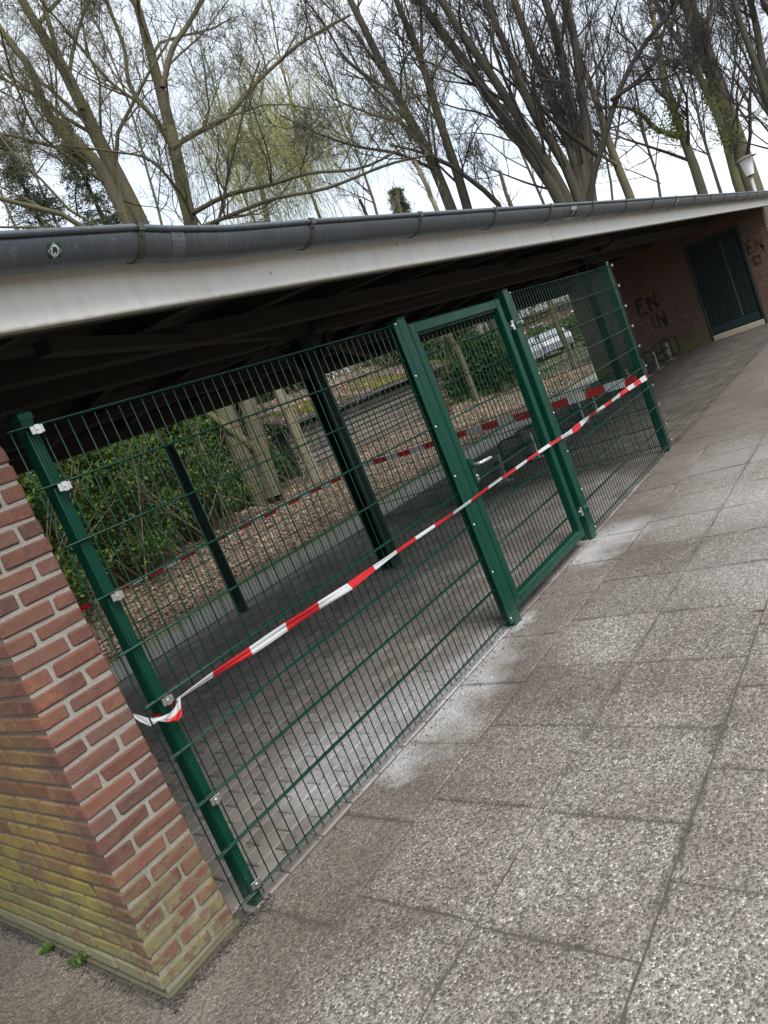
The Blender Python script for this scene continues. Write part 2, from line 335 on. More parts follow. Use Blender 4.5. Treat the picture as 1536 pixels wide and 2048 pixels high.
def fascia_mat():
    m, nt, b = mat('fascia_paint'); g = N(nt); p = g.pos(); x, y, z = g.sep(p)
    c = g.mix(g.noise(4, 4, 0.5), (0.68, 0.655, 0.62), (0.78, 0.755, 0.72))
    mpn = g.new('ShaderNodeMapping'); mpn.inputs['Scale'].default_value = (9, 1, 0.6); g.l(p, mpn.inputs['Vector'])
    c = g.mix(g.ramp(g.noise(3.0, 5, 0.65, vec=mpn.outputs[0]), [(0.48, 0.0), (0.74, 0.55)]), c, (0.55, 0.52, 0.47))
    v = g.new('ShaderNodeTexVoronoi'); v.inputs['Scale'].default_value = 14; g.l(p, v.inputs['Vector']); sp = g.sep(v.outputs['Color'])[0]
    spot = g.math('MULTIPLY', g.smooth(v.outputs['Distance'], 0.12, 0.07), g.smooth(sp, 0.86, 0.9)); c = g.mix(g.math('MULTIPLY', spot, 0.75), c, (0.10, 0.085, 0.07))
    edge = g.smooth(g.math('ADD', z, g.math('MULTIPLY', g.noise(30, 3, 0.6), 0.012)), 2.131, 2.118); c = g.mix(g.math('MULTIPLY', edge, 0.8), c, (0.21, 0.20, 0.15))
    g.l(c, b.inputs['Base Color']); b.inputs['Roughness'].default_value = 0.55; return m
def wood_mat(name, c1, c2, scale=(2, 30, 30)):
    m, nt, b = mat(name); g = N(nt); tcn = g.new('ShaderNodeTexCoord'); mpn = g.new('ShaderNodeMapping'); mpn.inputs['Scale'].default_value = scale; g.l(g.pos(), mpn.inputs['Vector'])
    rnd = g.new('ShaderNodeObjectInfo').outputs['Random']
    c = g.mix(g.noise(1.0, 5, 0.65, vec=mpn.outputs[0]), c1, c2); c = g.mix(1.0, c, g.ramp(rnd, [(0, 0.7), (1, 1.25)]), 'MULTIPLY')
    g.l(c, b.inputs['Base Color']); b.inputs['Roughness'].default_value = 0.85; return m
def green_mat(name, col, rough):
    m, nt, b = mat(name); g = N(nt)
    c = g.mix(g.noise(3, 3, 0.5), tuple(v*0.85 for v in col), tuple(v*1.12 for v in col))
    x, y, z = g.sep(g.pos())
    dust = g.math('MULTIPLY', g.smooth(g.math('ADD', z, g.math('MULTIPLY', g.noise(25, 5, 0.7), 0.25)), 0.30, 0.12), g.ramp(g.noise(90, 4, 0.7), [(0.4, 0.0), (0.7, 0.6)]))
    c = g.mix(g.math('MULTIPLY', dust, 0.7), c, (0.20, 0.24, 0.21))
    c = g.mix(g.ramp(g.noise(55, 5, 0.75), [(0.66, 0.0), (0.74, 0.18)]), c, (0.06, 0.12, 0.09)); rg = g.ramp(g.noise(9, 5, 0.65), [(0.3, rough-0.08), (0.7, rough+0.16)]); g.l(rg, b.inputs['Roughness'])
    g.l(c, b.inputs['Base Color']); b.inputs['Specular IOR Level'].default_value = 0.2
    g.bump(g.noise(900, 2, 0.5), 0.05, 0.001, b); return m
def bark_mat(name, c1, c2, moss, mamt):
    m, nt, b = mat(name); g = N(nt); mpn = g.new('ShaderNodeMapping'); mpn.inputs['Scale'].default_value = (14, 14, 2.2); g.l(g.pos(), mpn.inputs['Vector'])
    c = g.mix(g.noise(1.0, 6, 0.7, vec=mpn.outputs[0]), c1, c2)
    c = g.mix(g.ramp(g.noise(1.6, 5, 0.65), [(0.42, 0.0), (0.68, mamt)]), c, moss)
    g.l(c, b.inputs['Base Color']); b.inputs['Roughness'].default_value = 0.95; b.inputs['Specular IOR Level'].default_value = 0.15
    g.bump(g.noise(1.6, 6, 0.7, vec=mpn.outputs[0]), 1.0, 0.06, b); return m
def leaf_mat(name, cols, rough=0.7, trans=0.35):
    m, nt, b = mat(name); g = N(nt); ri = g.new('ShaderNodeNewGeometry').outputs['Random Per Island']
    c = g.ramp(ri, [(i/(len(cols)-1), q) for i, q in enumerate(cols)])
    big = g.noise(0.9, 3, 0.5); c = g.mix(1.0, c, g.ramp(big, [(0.3, 0.72), (0.7, 1.25)]), 'MULTIPLY')
    g.l(c, b.inputs['Base Color']); b.inputs['Roughness'].default_value = rough; b.inputs['Specular IOR Level'].default_value = 0.2
    if trans:
        tr = g.new('ShaderNodeBsdfTranslucent'); g.l(c, tr.inputs['Color']); ms = g.new('ShaderNodeMixShader'); ms.inputs['Fac'].default_value = trans
        g.l(b.outputs[0], ms.inputs[1]); g.l(tr.outputs[0], ms.inputs[2]); g.l(ms.outputs[0], nt.nodes['Material Output'].inputs['Surface'])
    return m
def ground_mat():
    m, nt, b = mat('woodland_soil'); g = N(nt)
    c = g.mix(g.noise(1.2, 5, 0.65), (0.10, 0.078, 0.055), (0.20, 0.155, 0.115)); c = g.mix(g.ramp(g.noise(0.35, 4, 0.6), [(0.45, 0.0), (0.65, 0.8)]), c, (0.09, 0.11, 0.035))
    g.l(c, b.inputs['Base Color']); b.inputs['Roughness'].default_value = 0.95; g.bump(g.noise(25, 5, 0.7), 0.8, 0.03, b); return m
def path_mat():
    m, nt, b = mat('gravel_path'); g = N(nt); x, y, z = g.sep(g.pos())
    c = g.mix(g.noise(180, 3, 0.7), (0.20, 0.185, 0.165), (0.40, 0.375, 0.34)); c = g.mix(g.ramp(g.noise(1.5, 5, 0.6), [(0.4, 0.0), (0.7, 0.5)]), c, (0.19, 0.17, 0.15))
    ed = g.smooth(g.math('ADD', y, g.math('MULTIPLY', g.noise(2.5, 4, 0.6), 0.5)), 5.15, 5.5); c = g.mix(g.math('MULTIPLY', ed, 0.8), c, (0.20, 0.21, 0.09))
    g.l(c, b.inputs['Base Color']); b.inputs['Roughness'].default_value = 0.9; g.bump(g.noise(160, 3, 0.7), 0.6, 0.006, b); return m

MAT['brick'] = brick_mat(); MAT['mortar'] = mortar_mat(); MAT['agg'] = aggregate_mat(); MAT['paver'] = paver_mat()
MAT['wallbrick'] = wallbrick_mat('end_wall_brick', (0.185, 0.098, 0.07), (0.13, 0.076, 0.057), (0.075, 0.063, 0.053))
MAT['zinc'] = zinc_mat(); MAT['zincband'] = simple('bracket_zinc', (0.075, 0.08, 0.062), 0.5, 0.3, 20, metal=0.4)
MAT['fascia'] = fascia_mat()
MAT['darkwood'] = wood_mat('stained_timber', (0.018, 0.014, 0.012), (0.046, 0.036, 0.030))
MAT['boards'] = wood_mat('ceiling_boarding', (0.022, 0.017, 0.014), (0.055, 0.042, 0.034))
MAT['felt'] = simple('roof_felt', (0.05, 0.05, 0.05), 0.9)
MAT['green'] = green_mat('green_powder_coat', (0.0012, 0.040, 0.024), 0.36)
MAT['wire'] = green_mat('green_wire_coat', (0.0010, 0.031, 0.019), 0.26)
MAT['colgreen'] = green_mat('dark_green_steel', (0.006, 0.022, 0.017), 0.5)
MAT['silver'] = simple('stainless_steel', (0.62, 0.61, 0.59), 0.28, 0.12, 40, metal=1.0)
MAT['alu'] = simple('brushed_aluminium', (0.66, 0.66, 0.65), 0.38, 0.1, 30, metal=0.85)
MAT['black'] = simple('black_plastic', (0.012, 0.012, 0.012), 0.5)
def film(name, col):
    m, nt, b = mat(name); g = N(nt); g.l(g.mix(g.noise(40, 4, 0.6), tuple(v*0.85 for v in col), col), b.inputs['Base Color']); b.inputs['Roughness'].default_value = 0.35
    g.bump(g.noise(70, 4, 0.6), 0.35, 0.004, b); tr = g.new('ShaderNodeBsdfTranslucent'); tr.inputs['Color'].default_value = (*col, 1); ms = g.new('ShaderNodeMixShader'); ms.inputs['Fac'].default_value = 0.45
    g.l(b.outputs[0], ms.inputs[1]); g.l(tr.outputs[0], ms.inputs[2]); g.l(ms.outputs[0], nt.nodes['Material Output'].inputs['Surface']); return m
MAT['tred'] = film('tape_red', (0.74, 0.022, 0.028)); MAT['twhite'] = film('tape_white', (0.82, 0.83, 0.85)); MAT['wpaint'] = simple('white_paint', (0.78, 0.78, 0.77), 0.5, 0.06, 8)
MAT['dirt'] = simple('joint_dirt', (0.088, 0.075, 0.064), 0.95, 0.4, 30, bump=0.8, bscale=120)
MAT['soil'] = ground_mat(); MAT['path'] = path_mat()
MAT['plinth'] = simple('mossy_plinth', (0.095, 0.085, 0.05), 0.95, 0.45, 25, bump=0.7, bscale=80)
MAT['concrete'] = simple('grey_concrete', (0.33, 0.32, 0.30), 0.9, 0.2, 8, bump=0.4, bscale=60)

# ================================================================== THE SETTING
mb = MB(); mb.quad((-400,-400,-0.09), (400,-400,-0.09), (400,400,-0.09), (-400,400,-0.09)); g0 = obj('ground', mb, MAT['soil'], kind='structure')
# bed under the slabs and pavers (what shows in the joints)
mb = MB(); mb.box(-6, 22, -8, 4.16, -0.08, -0.0045); obj('paving_bed', mb, MAT['dirt'], kind='structure')

# exposed aggregate slabs, 0.5 x 0.5 m, in rows along the shelter
slabs = bpy.data.objects.new('slab_pavement', None); COL.objects.link(slabs); slabs['kind'] = 'structure'; slabs.location = (0, -1.0, 0)
def slab_mesh(w, d):
    """slab with a worn, slightly ragged arris"""
    mb = MB(); per = []
    for (x0, y0, x1, y1, k) in ((-w,-d,w,-d,9), (w,-d,w,d,9), (w,d,-w,d,9), (-w,d,-w,-d,9)):
        for i in range(k): t = i/k; per.append((x0+(x1-x0)*t, y0+(y1-y0)*t))
    n = len(per); out, top = [], []
    for i, (x, y) in enumerate(per):
        e = random.uniform(-0.001, 0.0018) + (random.uniform(0, 0.012) if random.random() < 0.06 else 0); r = math.hypot(x, y)
        out.append((x-x/r*e, y-y/r*e, -0.005-random.uniform(0, .002))); top.append((x-x/r*(e+0.004), y-y/r*(e+0.004), random.uniform(-.0012, .0002)))
    mb.V = [(p[0], p[1], -0.05) for p in out] + out + top
    for i in range(n):
        j = (i+1) % n; mb.F += [(i, j, n+j, n+i), (n+i, n+j, 2*n+j, 2*n+i)]; mb.M += [0, 0]
    mb.F.append(tuple(2*n+i for i in range(n))); mb.M.append(0)
    return mb.mesh('slab', [MAT['agg']])
slab_v = [slab_mesh(0.2485, 0.2485) for _ in range(6)]; strip_v = [slab_mesh(0.2485, 0.186) for _ in range(4)]
row_off = [0.195, 0.18, 0.45, 0.20, 0.02, 0.30]
far = MB()
def tilt(a): return (random.uniform(-a, a), random.uniform(-a, a), random.uniform(-0.003, 0.003) + random.choice((0, math.pi)))
for j in range(15):
    yc = -0.38 - 0.25 - 0.5*j
    off = row_off[j] if j < len(row_off) else random.random()*0.5
    for i in range(-9, 42):
        xc = off - 0.25 + 0.5*i; z = random.uniform(-0.0015, 0.0015)
        if j < 5 and -2.4 < xc < 17: shared('slab', random.choice(slab_v), slabs, (xc, yc, z), rot=tilt(0.004))
        elif -4.3 < xc < 20: far.bevbox(xc, yc, -0.03+z, 0.494, 0.494, 0.06, 0.004)
for i in range(-6, 35):
    xc = 0.06 - 0.25 + 0.5*i
    if -2.6 < xc < 17: shared('slab', random.choice(strip_v), slabs, (xc, -0.192, random.uniform(-0.002, 0.001)), rot=tilt(0.003))
# slabs outside the end wall
for i in range(5):
    for j in range(8):
        xc, yc = -0.347-0.25-0.5*i, -0.004+0.25+0.5*j + (0.2 if i % 2 else 0)
        z = random.uniform(-0.002, 0.002)
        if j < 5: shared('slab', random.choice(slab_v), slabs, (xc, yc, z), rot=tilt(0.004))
        else: far.bevbox(xc, yc, -0.03+z, 0.494, 0.494, 0.06, 0.004)
    if i % 2: far.bevbox(-0.347-0.25-0.5*i, 0.096, -0.03, 0.494, 0.194, 0.06, 0.004)
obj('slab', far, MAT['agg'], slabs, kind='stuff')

# clay pavers under the roof, 0.2 x 0.1 m stretcher bond
floor = bpy.data.objects.new('paved_floor', None); COL.objects.link(floor); floor['kind'] = 'structure'; floor.location = (7, 2, 0)
mb = MB(); mb.bevbox(0, 0, -0.03, 0.194, 0.0945, 0.06, 0.006); pav_me = mb.mesh('paver', [MAT['paver']])
plist = []
for j in range(42):
    y = 0.052 + 0.1*j
    for i in range(-3, 80):
        x = 0.1 + 0.2*i + (0.1 if j % 2 else 0.0) + 0.03
        if (x < -0.02 and y < 4.1) or x > 15.25: continue
        d = math.hypot(x-CAM[0], y-CAM[1]); plist.append((d, x, y))
plist.sort()
near = [p for p in plist if p[1] > 0.02][:300]; nearset = set(near)
def pz(x, y): return 0.004 + 0.002*math.sin(1.7*x+0.6)*math.cos(2.1*y) + random.uniform(-0.0015, 0.0015)
for d, x, y in near:
    shared('paver', pav_me, floor, (x, y, pz(x, y)-0.002), rot=(random.uniform(-0.012, 0.012), random.uniform(-0.012, 0.012), random.uniform(-0.012, 0.012)))
rest = MB()
for p in plist:
    if p in nearset: continue
    rest.bevbox(p[1], p[2], -0.032+pz(p[1], p[2]), 0.194, 0.0945, 0.06, 0.006)
obj('paver', rest, MAT['paver'], floor, kind='stuff')
# gravel path behind, woodland floor beyond it
mb = MB(); mb.quad((-12,4.16,-0.018), (40,4.16,-0.018), (40,5.9,-0.018), (-12,5.9,-0.018)); obj('path', mb, MAT['path'], kind='structure')
def bank(x, y):
    t = np.clip((y-5.5)/3.2, 0, 1); e = np.clip((22-x)/6, 0, 1); return -0.012 + 0.58*t*t*(3-2*t)*e*e*(3-2*e) + 0.05*np.sin(0.9*x+0.4*y)*np.clip((y-5.6)/2, 0, 1)
gx, gy = np.meshgrid(np.linspace(-20, 120, 141), np.concatenate([np.linspace(5.45, 20, 50), np.linspace(21, 120, 34)]))
gz = bank(gx, gy); Vg = np.stack([gx, gy, gz], -1).reshape(-1, 3); nr, nc = gx.shape
idx = np.arange(nr*nc).reshape(nr, nc); Fg = np.stack([idx[:-1,:-1], idx[:-1,1:], idx[1:,1:], idx[1:,:-1]], -1).reshape(-1, 4)
np_mesh('woodland_floor', Vg, Fg, MAT['soil'], kind='structure')

# ================================================================== THE SHELTER
sh = thing('shelter', 'long open-fronted brick and timber shelter with white fascia and zinc gutter', 'shelter', (7.4, 2, 0))
# ---- left end wall, laid brick by brick
WX1, WY0 = -0.024, 0.034
def wx0(z): return -0.330 + 0.036*z
mb = MB()
mb.V += [(wx0(0)+0.0045, WY0+0.006, 0), (WX1-0.005, WY0+0.006, 0), (WX1-0.005, 4.1, 0), (wx0(0)+0.0045, 4.1, 0), (wx0(2.2)+0.0045, WY0+0.006, 2.2), (WX1-0.005, WY0+0.006, 2.2), (WX1-0.005, 4.1, 2.2), (wx0(2.2)+0.0045, 4.1, 2.2)]
for fc in ((3,2,1,0),(4,5,6,7),(0,1,5,4),(1,2,6,5),(2,3,7,6),(3,0,4,7)): mb.F.append(fc); mb.M.append(0)
wall = obj('end_wall', mb, MAT['mortar'], sh); wall['label'] = 'brick end wall with mossy weathered lower courses'
stuff = MB(); nb = 0
def brick(x0, x1, y0, y1, z0, z1, own):
    global nb
    j = 0.0026
    m_ = MB() if own else stuff
    m_.bevbox((x0+x1)/2, (y0+y1)/2, (z0+z1)/2, x1-x0, y1-y0, z1-z0, random.uniform(0.004, 0.008), 0, j)
    if own: obj('brick', m_, MAT['brick'], wall); nb += 1
PITCH_Z, J = 0.0625, 0.0118
for k in range(35):
    z0 = 0.028 + k*PITCH_Z + random.uniform(-0.001, 0.001); z1 = z0 + PITCH_Z - J
    if z0 > 2.15: break
    xl = wx0(z0); W = WX1-xl; p = random.uniform(-0.002, 0.002)
    jx = random.uniform(-0.004, 0.004)
    if k % 2 == 0:   # stretcher then header on the front
        cut = xl + W*0.665 + jx
        brick(xl+p, cut, WY0+random.uniform(-.002,.002), WY0+0.097, z0, z1, True); brick(cut+J, WX1+random.uniform(-.003,.003), WY0+random.uniform(-.002,.002), WY0+0.19, z0, z1, True); y = WY0+0.097+J
    else:
        cut = xl + W*0.325 + jx
        brick(xl+p, cut, WY0+random.uniform(-.002,.002), WY0+0.20, z0, z1, True); brick(cut+J, WX1+random.uniform(-.003,.003), WY0+random.uniform(-.002,.002), WY0+0.097, z0, z1, True); y = WY0+0.20+J
    lim = 2.0 if z0 < 1.32 else 0.55
    while y < 4.05:
        L = 0.2 if (k % 4 != 3 or random.random() < 0.7) else 0.097
        L += random.uniform(-0.003, 0.003); y2 = min(y+L, 4.1)
        brick(xl+random.uniform(-.0012,.0012), xl+0.095, y, y2, z0-0.001, z1+0.0015, y < lim and nb < 296); y = y2+0.0095
    y = WY0+0.20+J if k % 2 == 0 else WY0+0.097+J
    while y < 4.05:
        y2 = min(y+0.2, 4.1); brick(WX1-0.095, WX1+random.uniform(-.002,.002), y, y2, z0, z1, False); y = y2+J
obj('brick', stuff, MAT['brick'], wall, kind='stuff')
mb = MB(); mb.bevbox((wx0(0)+WX1)/2+0.004, 2.03, -0.002, 0.322, 4.02, 0.036, 0.006, 0, 0.003); obj('plinth', mb, MAT['plinth'], sh)

# ---- right end wall with the door
EX = 15.19
mb = MB()
def gable(ya, yb, z0):
    ys = [ya] + [v for v in (2.15,) if ya < v < yb] + [yb]
    for a, b in zip(ys[:-1], ys[1:]):
        za, zb = (2.2+0.1*(v+0.17)+0.101 if v <= 2.15 else 2.432-0.12*(v-2.15)+0.101 for v in (a, b))
        n = len(mb.V); mb.V += [(EX,a,z0),(EX,b,z0),(EX,b,zb),(EX,a,za),(EX+.3,a,z0),(EX+.3,b,z0),(EX+.3,b,zb),(EX+.3,a,za)]
        for fc in ((0,1,2,3),(7,6,5,4),(0,4,5,1),(1,5,6,2),(2,6,7,3),(3,7,4,0)): mb.F.append(tuple(n+i for i in fc)); mb.M.append(0)
gable(0.0, 0.515, -0.01); gable(0.515, 1.485, 2.03); gable(1.485, 4.11, -0.01)
w2 = obj('end_wall', mb, MAT['wallbrick'], sh); w2['label'] = 'far brick end wall with dark graffiti beside the door'
def letters(m_, segs, y0, z0, s, w):     # the wall is read with y falling to the right
    for sg in segs:
        mb = MB(); P = [(y0-px*s, z0+pz_*s) for px, pz_ in sg]; Q = []
        for a, b in zip(P[:-1], P[1:]):
            for k in range(5): Q.append((a[0]+(b[0]-a[0])*k/5+random.gauss(0, .012), a[1]+(b[1]-a[1])*k/5+random.gauss(0, .012)))
        Q.append(P[-1]); L, R = [], []
        for i, q in enumerate(Q):
            d = np.array(Q[min(i+1, len(Q)-1)]) - np.array(Q[max(i-1, 0)]); n = np.array([-d[1], d[0]])/(np.linalg.norm(d)+1e-9)*w*random.uniform(0.35, 0.7)
            L.append((EX-0.004, *(np.array(q)+n))); R.append((EX-0.004, *(np.array(q)-n)))
        k = len(L); mb.V = L + R
        for i in range(k-1): mb.F.append((i, i+1, k+i+1, k+i)); mb.M.append(0)
        obj('graffiti_stroke', mb, m_, w2)
gb = simple('black_spray', (0.032, 0.021, 0.02), 0.9, 0.6, 9); gr_ = simple('dark_red_spray', (0.075, 0.024, 0.02), 0.85, 0.4, 12)
letters(gb, [[(0.5,1),(0.05,1.02),(0,0.5),(0,0),(0.5,0.03)], [(0,0.52),(0.4,0.55)], [(0.75,0),(0.75,1),(1.25,0.05),(1.28,1.05)]], 2.75, 1.08, 0.32, 0.05)
letters(gb, [[(0.05,0),(0.02,1)], [(0.4,0),(0.42,1),(0.9,0.0),(0.92,1.1)]], 2.55, 0.66, 0.30, 0.05)
letters(gb, [[(0,0),(0.3,0.6),(0.6,0.1),(0.9,0.7),(1.3,0.2)], [(0.2,0.9),(1.2,1.0)]], 3.3, 1.25, 0.3, 0.03)
letters(gr_, [[(0.5,1),(0,1),(0,0),(0.5,0)], [(0,0.5),(0.4,0.5)], [(0.7,0),(0.7,1),(1.15,0),(1.15,1)], [(0.1,-0.4),(0.1,-1.2)], [(0.3,-0.4),(0.75,-0.5),(0.7,-1.2),(0.3,-1.1),(0.3,-0.4)]], 0.42, 1.42, 0.22, 0.035)
dm = simple('door_paint', (0.006, 0.017, 0.017), 0.5, 0.4, 8); dm2 = simple('door_batten', (0.012, 0.028, 0.033), 0.5, 0.3, 8)
mb = MB(); mb.box(EX+0.05, EX+0.09, 0.515, 1.485, 0.11, 2.03); door = obj('door', mb, dm, sh); door['label'] = 'dark green vertical plank door'
for i in range(9):
    y0 = 0.545 + i*0.103
    mb = MB(); mb.box(EX+0.028, EX+0.049, y0, y0+0.09, 0.30, 1.93, bev=0.006); obj('plank', mb, dm, door)
for i in range(8):
    y0 = 0.545 + i*0.103 + 0.09
    mb = MB(); mb.box(EX+0.012, EX+0.0485, y0+0.001, y0+0.012, 0.32, 1.85); o = obj('batten', mb, simple('worn_batten', (0.14, 0.115, 0.075), 0.8) if i == 2 else dm2, door)
mb = MB(); mb.box(EX+0.025, EX+0.0485, 0.535, 1.465, 0.14, 0.295, bev=0.005); obj('bottom_rail', mb, dm2, door)
mb = MB(); mb.box(EX-0.012, EX+0.045, 0.51, 1.49, 0.0, 0.105, bev=0.004); obj('threshold', mb, simple('threshold_board', (0.42, 0.37, 0.27), 0.8, 0.2, 10), sh)
mb = MB(); mb.box(EX-0.008, EX+0.05, 1.486, 1.53, 0.0, 2.05); mb.box(EX-0.008, EX+0.05, 0.47, 0.514, 0.0, 2.05); mb.box(EX-0.008, EX+0.05, 0.514, 1.486, 2.0, 2.05); obj('door_frame', mb, dm2, sh)

# ---- roof timber
RX0, RX1 = -1.6, 15.75
def rz(y): return 2.2 + 0.1*(y+0.17) if y < 2.15 else 2.2 + 0.1*2.32 - 0.12*(y-2.15)      # underside of the rafters
mb = MB(); mb.box(RX0, RX1, 2.08, 2.22, 2.31, 2.431); obj('ridge_beam', mb, MAT['darkwood'], sh)
mb = MB(); mb.box(RX0, RX1, 4.02, 4.12, 2.12, rz(4.12)+0.1); obj('rear_beam', mb, MAT['darkwood'], sh)
mb = MB(); mb.box(RX0, RX1, -0.165, -0.09, 2.125, rz(-0.165)+0.002); obj('front_beam', mb, MAT['darkwood'], sh)
for yb in (0.95, 3.1):
    mb = MB(); mb.box(RX0, RX1, yb, yb+0.1, rz(yb)-0.10, rz(yb)+0.012); obj('purlin', mb, MAT['darkwood'], sh)
xr = -1.35
while xr < RX1-0.1:
    mb = MB()
    for ya, yb in ((-0.088, 2.14), (2.16, 4.015)):
        n = len(mb.V)
        for xx in (xr, xr+0.065):
            mb.V += [(xx,ya,rz(ya)+0.003), (xx,yb,rz(yb)+0.003), (xx,yb,rz(yb)+0.1), (xx,ya,rz(ya)+0.1)]
        for fc in ((0,1,2,3),(7,6,5,4),(0,4,5,1),(1,5,6,2),(2,6,7,3),(3,7,4,0)): mb.F.append(tuple(n+i for i in fc)); mb.M.append(0)
    obj('rafter', mb, MAT['darkwood'], sh); xr += 0.86
y = -0.17
while y < 4.3:
    y2 = min(y+0.117, 4.32)
    mb = MB(); za, zb = (rz(y)+0.103, rz(y2)+0.103)
    n = len(mb.V); mb.V += [(RX0,y,za),(RX1,y,za),(RX1,y2,zb),(RX0,y2,zb),(RX0,y,za+.02),(RX1,y,za+.02),(RX1,y2,zb+.02),(RX0,y2,zb+.02)]
    for fc in ((3,2,1,0),(4,5,6,7),(0,1,5,4),(1,2,6,5),(2,3,7,6),(3,0,4,7)): mb.F.append(fc); mb.M.append(0)
    obj('ceiling_board', mb, MAT['boards'], sh); y += 0.121
mb = MB()
pr = [(-0.21, rz(-0.17)+0.122), (2.15, rz(2.15)+0.126), (4.34, rz(4.34)+0.126)]
for (ya, za), (yb, zb) in zip(pr[:-1], pr[1:]):
    mb.quad((RX0,ya,za), (RX1,ya,za), (RX1,yb,zb), (RX0,yb,zb)); mb.quad((RX0,ya,za+.012), (RX1,ya,za+.012), (RX1,yb,zb+.012), (RX0,yb,zb+.012))
obj('roof_felt', mb, MAT['felt'], sh)
# diagonal wind braces under the rafters, bays between columns
for xa, xb, ya, yb in ((0.6,3.7,3.98,2.2), (3.85,7.2,2.2,3.98), (0.4,3.6,0.3,2.05), (3.95,7.0,2.05,0.3), (7.3,11.0,0.3,2.05), (7.3,11.0,3.98,2.2)):
    mb = MB(); za, zb = rz(ya)-0.10, rz(yb)-0.10
    d = np.array([xb-xa, yb-ya]); nn = np.array([-d[1], d[0]])/np.linalg.norm(d)*0.035
    n = 0; P = [(xa-nn[0],ya-nn[1]),(xb-nn[0],yb-nn[1]),(xb+nn[0],yb+nn[1]),(xa+nn[0],ya+nn[1])]; Z = [za,zb,zb,za]
    mb.V += [(p[0],p[1],z) for p, z in zip(P, Z)] + [(p[0],p[1],z+0.06) for p, z in zip(P, Z)]
    for fc in ((3,2,1,0),(4,5,6,7),(0,1,5,4),(1,2,6,5),(2,3,7,6),(3,0,4,7)): mb.F.append(fc); mb.M.append(0)
    obj('wind_brace', mb, MAT['darkwood'], sh)
# fascia in joined boards
for xa, xb in ((-1.6, -0.43), (-0.43, 4.268), (4.272, 8.967), (8.971, 13.66), (13.664, 15.75)):
    mb = MB(); mb.box(xa+0.001, xb-0.004, -0.2, -0.17, 2.110, 2.33, bev=0.003); obj('fascia_board', mb, MAT['fascia'], sh)
# gutter
GC, GR = -0.285, 0.075
def lipz(x):
    return float(np.interp(x, [-1.6, 0.26, 0.5, 0.66, 0.9, 1.03, 1.35, 3, 8, 16], [2.325, 2.327, 2.326, 2.312, 2.303, 2.303, 2.306, 2.305, 2.306, 2.300]))
xs = [-1.6, -0.6, 0.0, 0.26, 0.4, 0.5, 0.58, 0.66, 0.78, 0.9, 1.03, 1.35, 2, 3, 4.5, 6, 8, 10, 12, 14, 15.8]
mb = MB()
ang = [math.pi*i/14 for i in range(15)]
rows = []
for x in xs:
    z = lipz(x)
    rows.append([(x, GC - GR*math.cos(a), z - GR*math.sin(a)) for a in ang] + [(x, GC + (GR-0.003)*math.cos(math.pi-a)*1.0, z - (GR-0.003)*math.sin(a)) for a in ang[::-1]])
n0 = len(rows[0])
for r_ in rows: mb.V += r_
for i in range(len(rows)-1):
    for j in range(n0):
        j2 = (j+1) % n0; mb.F.append((i*n0+j, (i+1)*n0+j, (i+1)*n0+j2, i*n0+j2)); mb.M.append(0)
gut = obj('gutter', mb, MAT['zinc'], sh, smooth=True); gut['label'] = 'half round zinc gutter with stickers and bracket bands'
mb = MB(); mb.tube([(x, GC-GR-0.004, lipz(x)+0.004) for x in xs], 0.0105, 10); obj('bead', mb, MAT['zinc'], gut, smooth=True)
def gpt(x, th, off):   # th = angle below the front lip
    z = lipz(x); r = GR+off; return (x, GC - r*math.cos(th), z - r*math.sin(th))
bx = [-1.2, -0.36, 0.515]
while bx[-1] < 15.3: bx.append(bx[-1]+0.868)
for x in bx:
    mb = MB(); w = 0.0125
    th = [-0.12] + [math.pi*i/12 for i in range(0, 13)]
    for a, b in zip(th[:-1], th[1:]):
        mb.quad(gpt(x-w,a,.004), gpt(x+w,a,.004), gpt(x+w,b,.004), gpt(x-w,b,.004))
        mb.quad(gpt(x-w,a,.0), gpt(x-w,a,.004), gpt(x-w,b,.004), gpt(x-w,b,.0)); mb.quad(gpt(x+w,a,.004), gpt(x+w,a,.0), gpt(x+w,b,.0), gpt(x+w,b,.004))
    z = lipz(x); y0 = GC-GR
    for (p, q) in (((y0-0.017, z-0.01), (y0-0.018, z+0.014)), ((y0-0.018, z+0.014), (y0-0.004, z+0.019)), ((y0-0.004, z+0.019), (y0+0.01, z+0.012))):
        mb.quad((x-w, p[0], p[1]), (x+w, p[0], p[1]), (x+w, q[0], q[1]), (x-w, q[0], q[1]))
    mb.tube([gpt(x, 0.28, 0.003), gpt(x, 0.28, 0.009)], 0.0055, 8)
    obj('bracket', mb, MAT['zincband'], gut)
mb = MB(); xq = 0.655
for a, b in zip(ang[:-1], ang[1:]): mb.quad(gpt(xq-.02,a,.0015), gpt(xq+.035,a,.0015), gpt(xq+.035,b,.0015), gpt(xq-.02,b,.0015))
obj('solder_seam', mb, simple('solder', (0.15, 0.165, 0.18), 0.5, 0.5, 40, metal=0.5), gut)
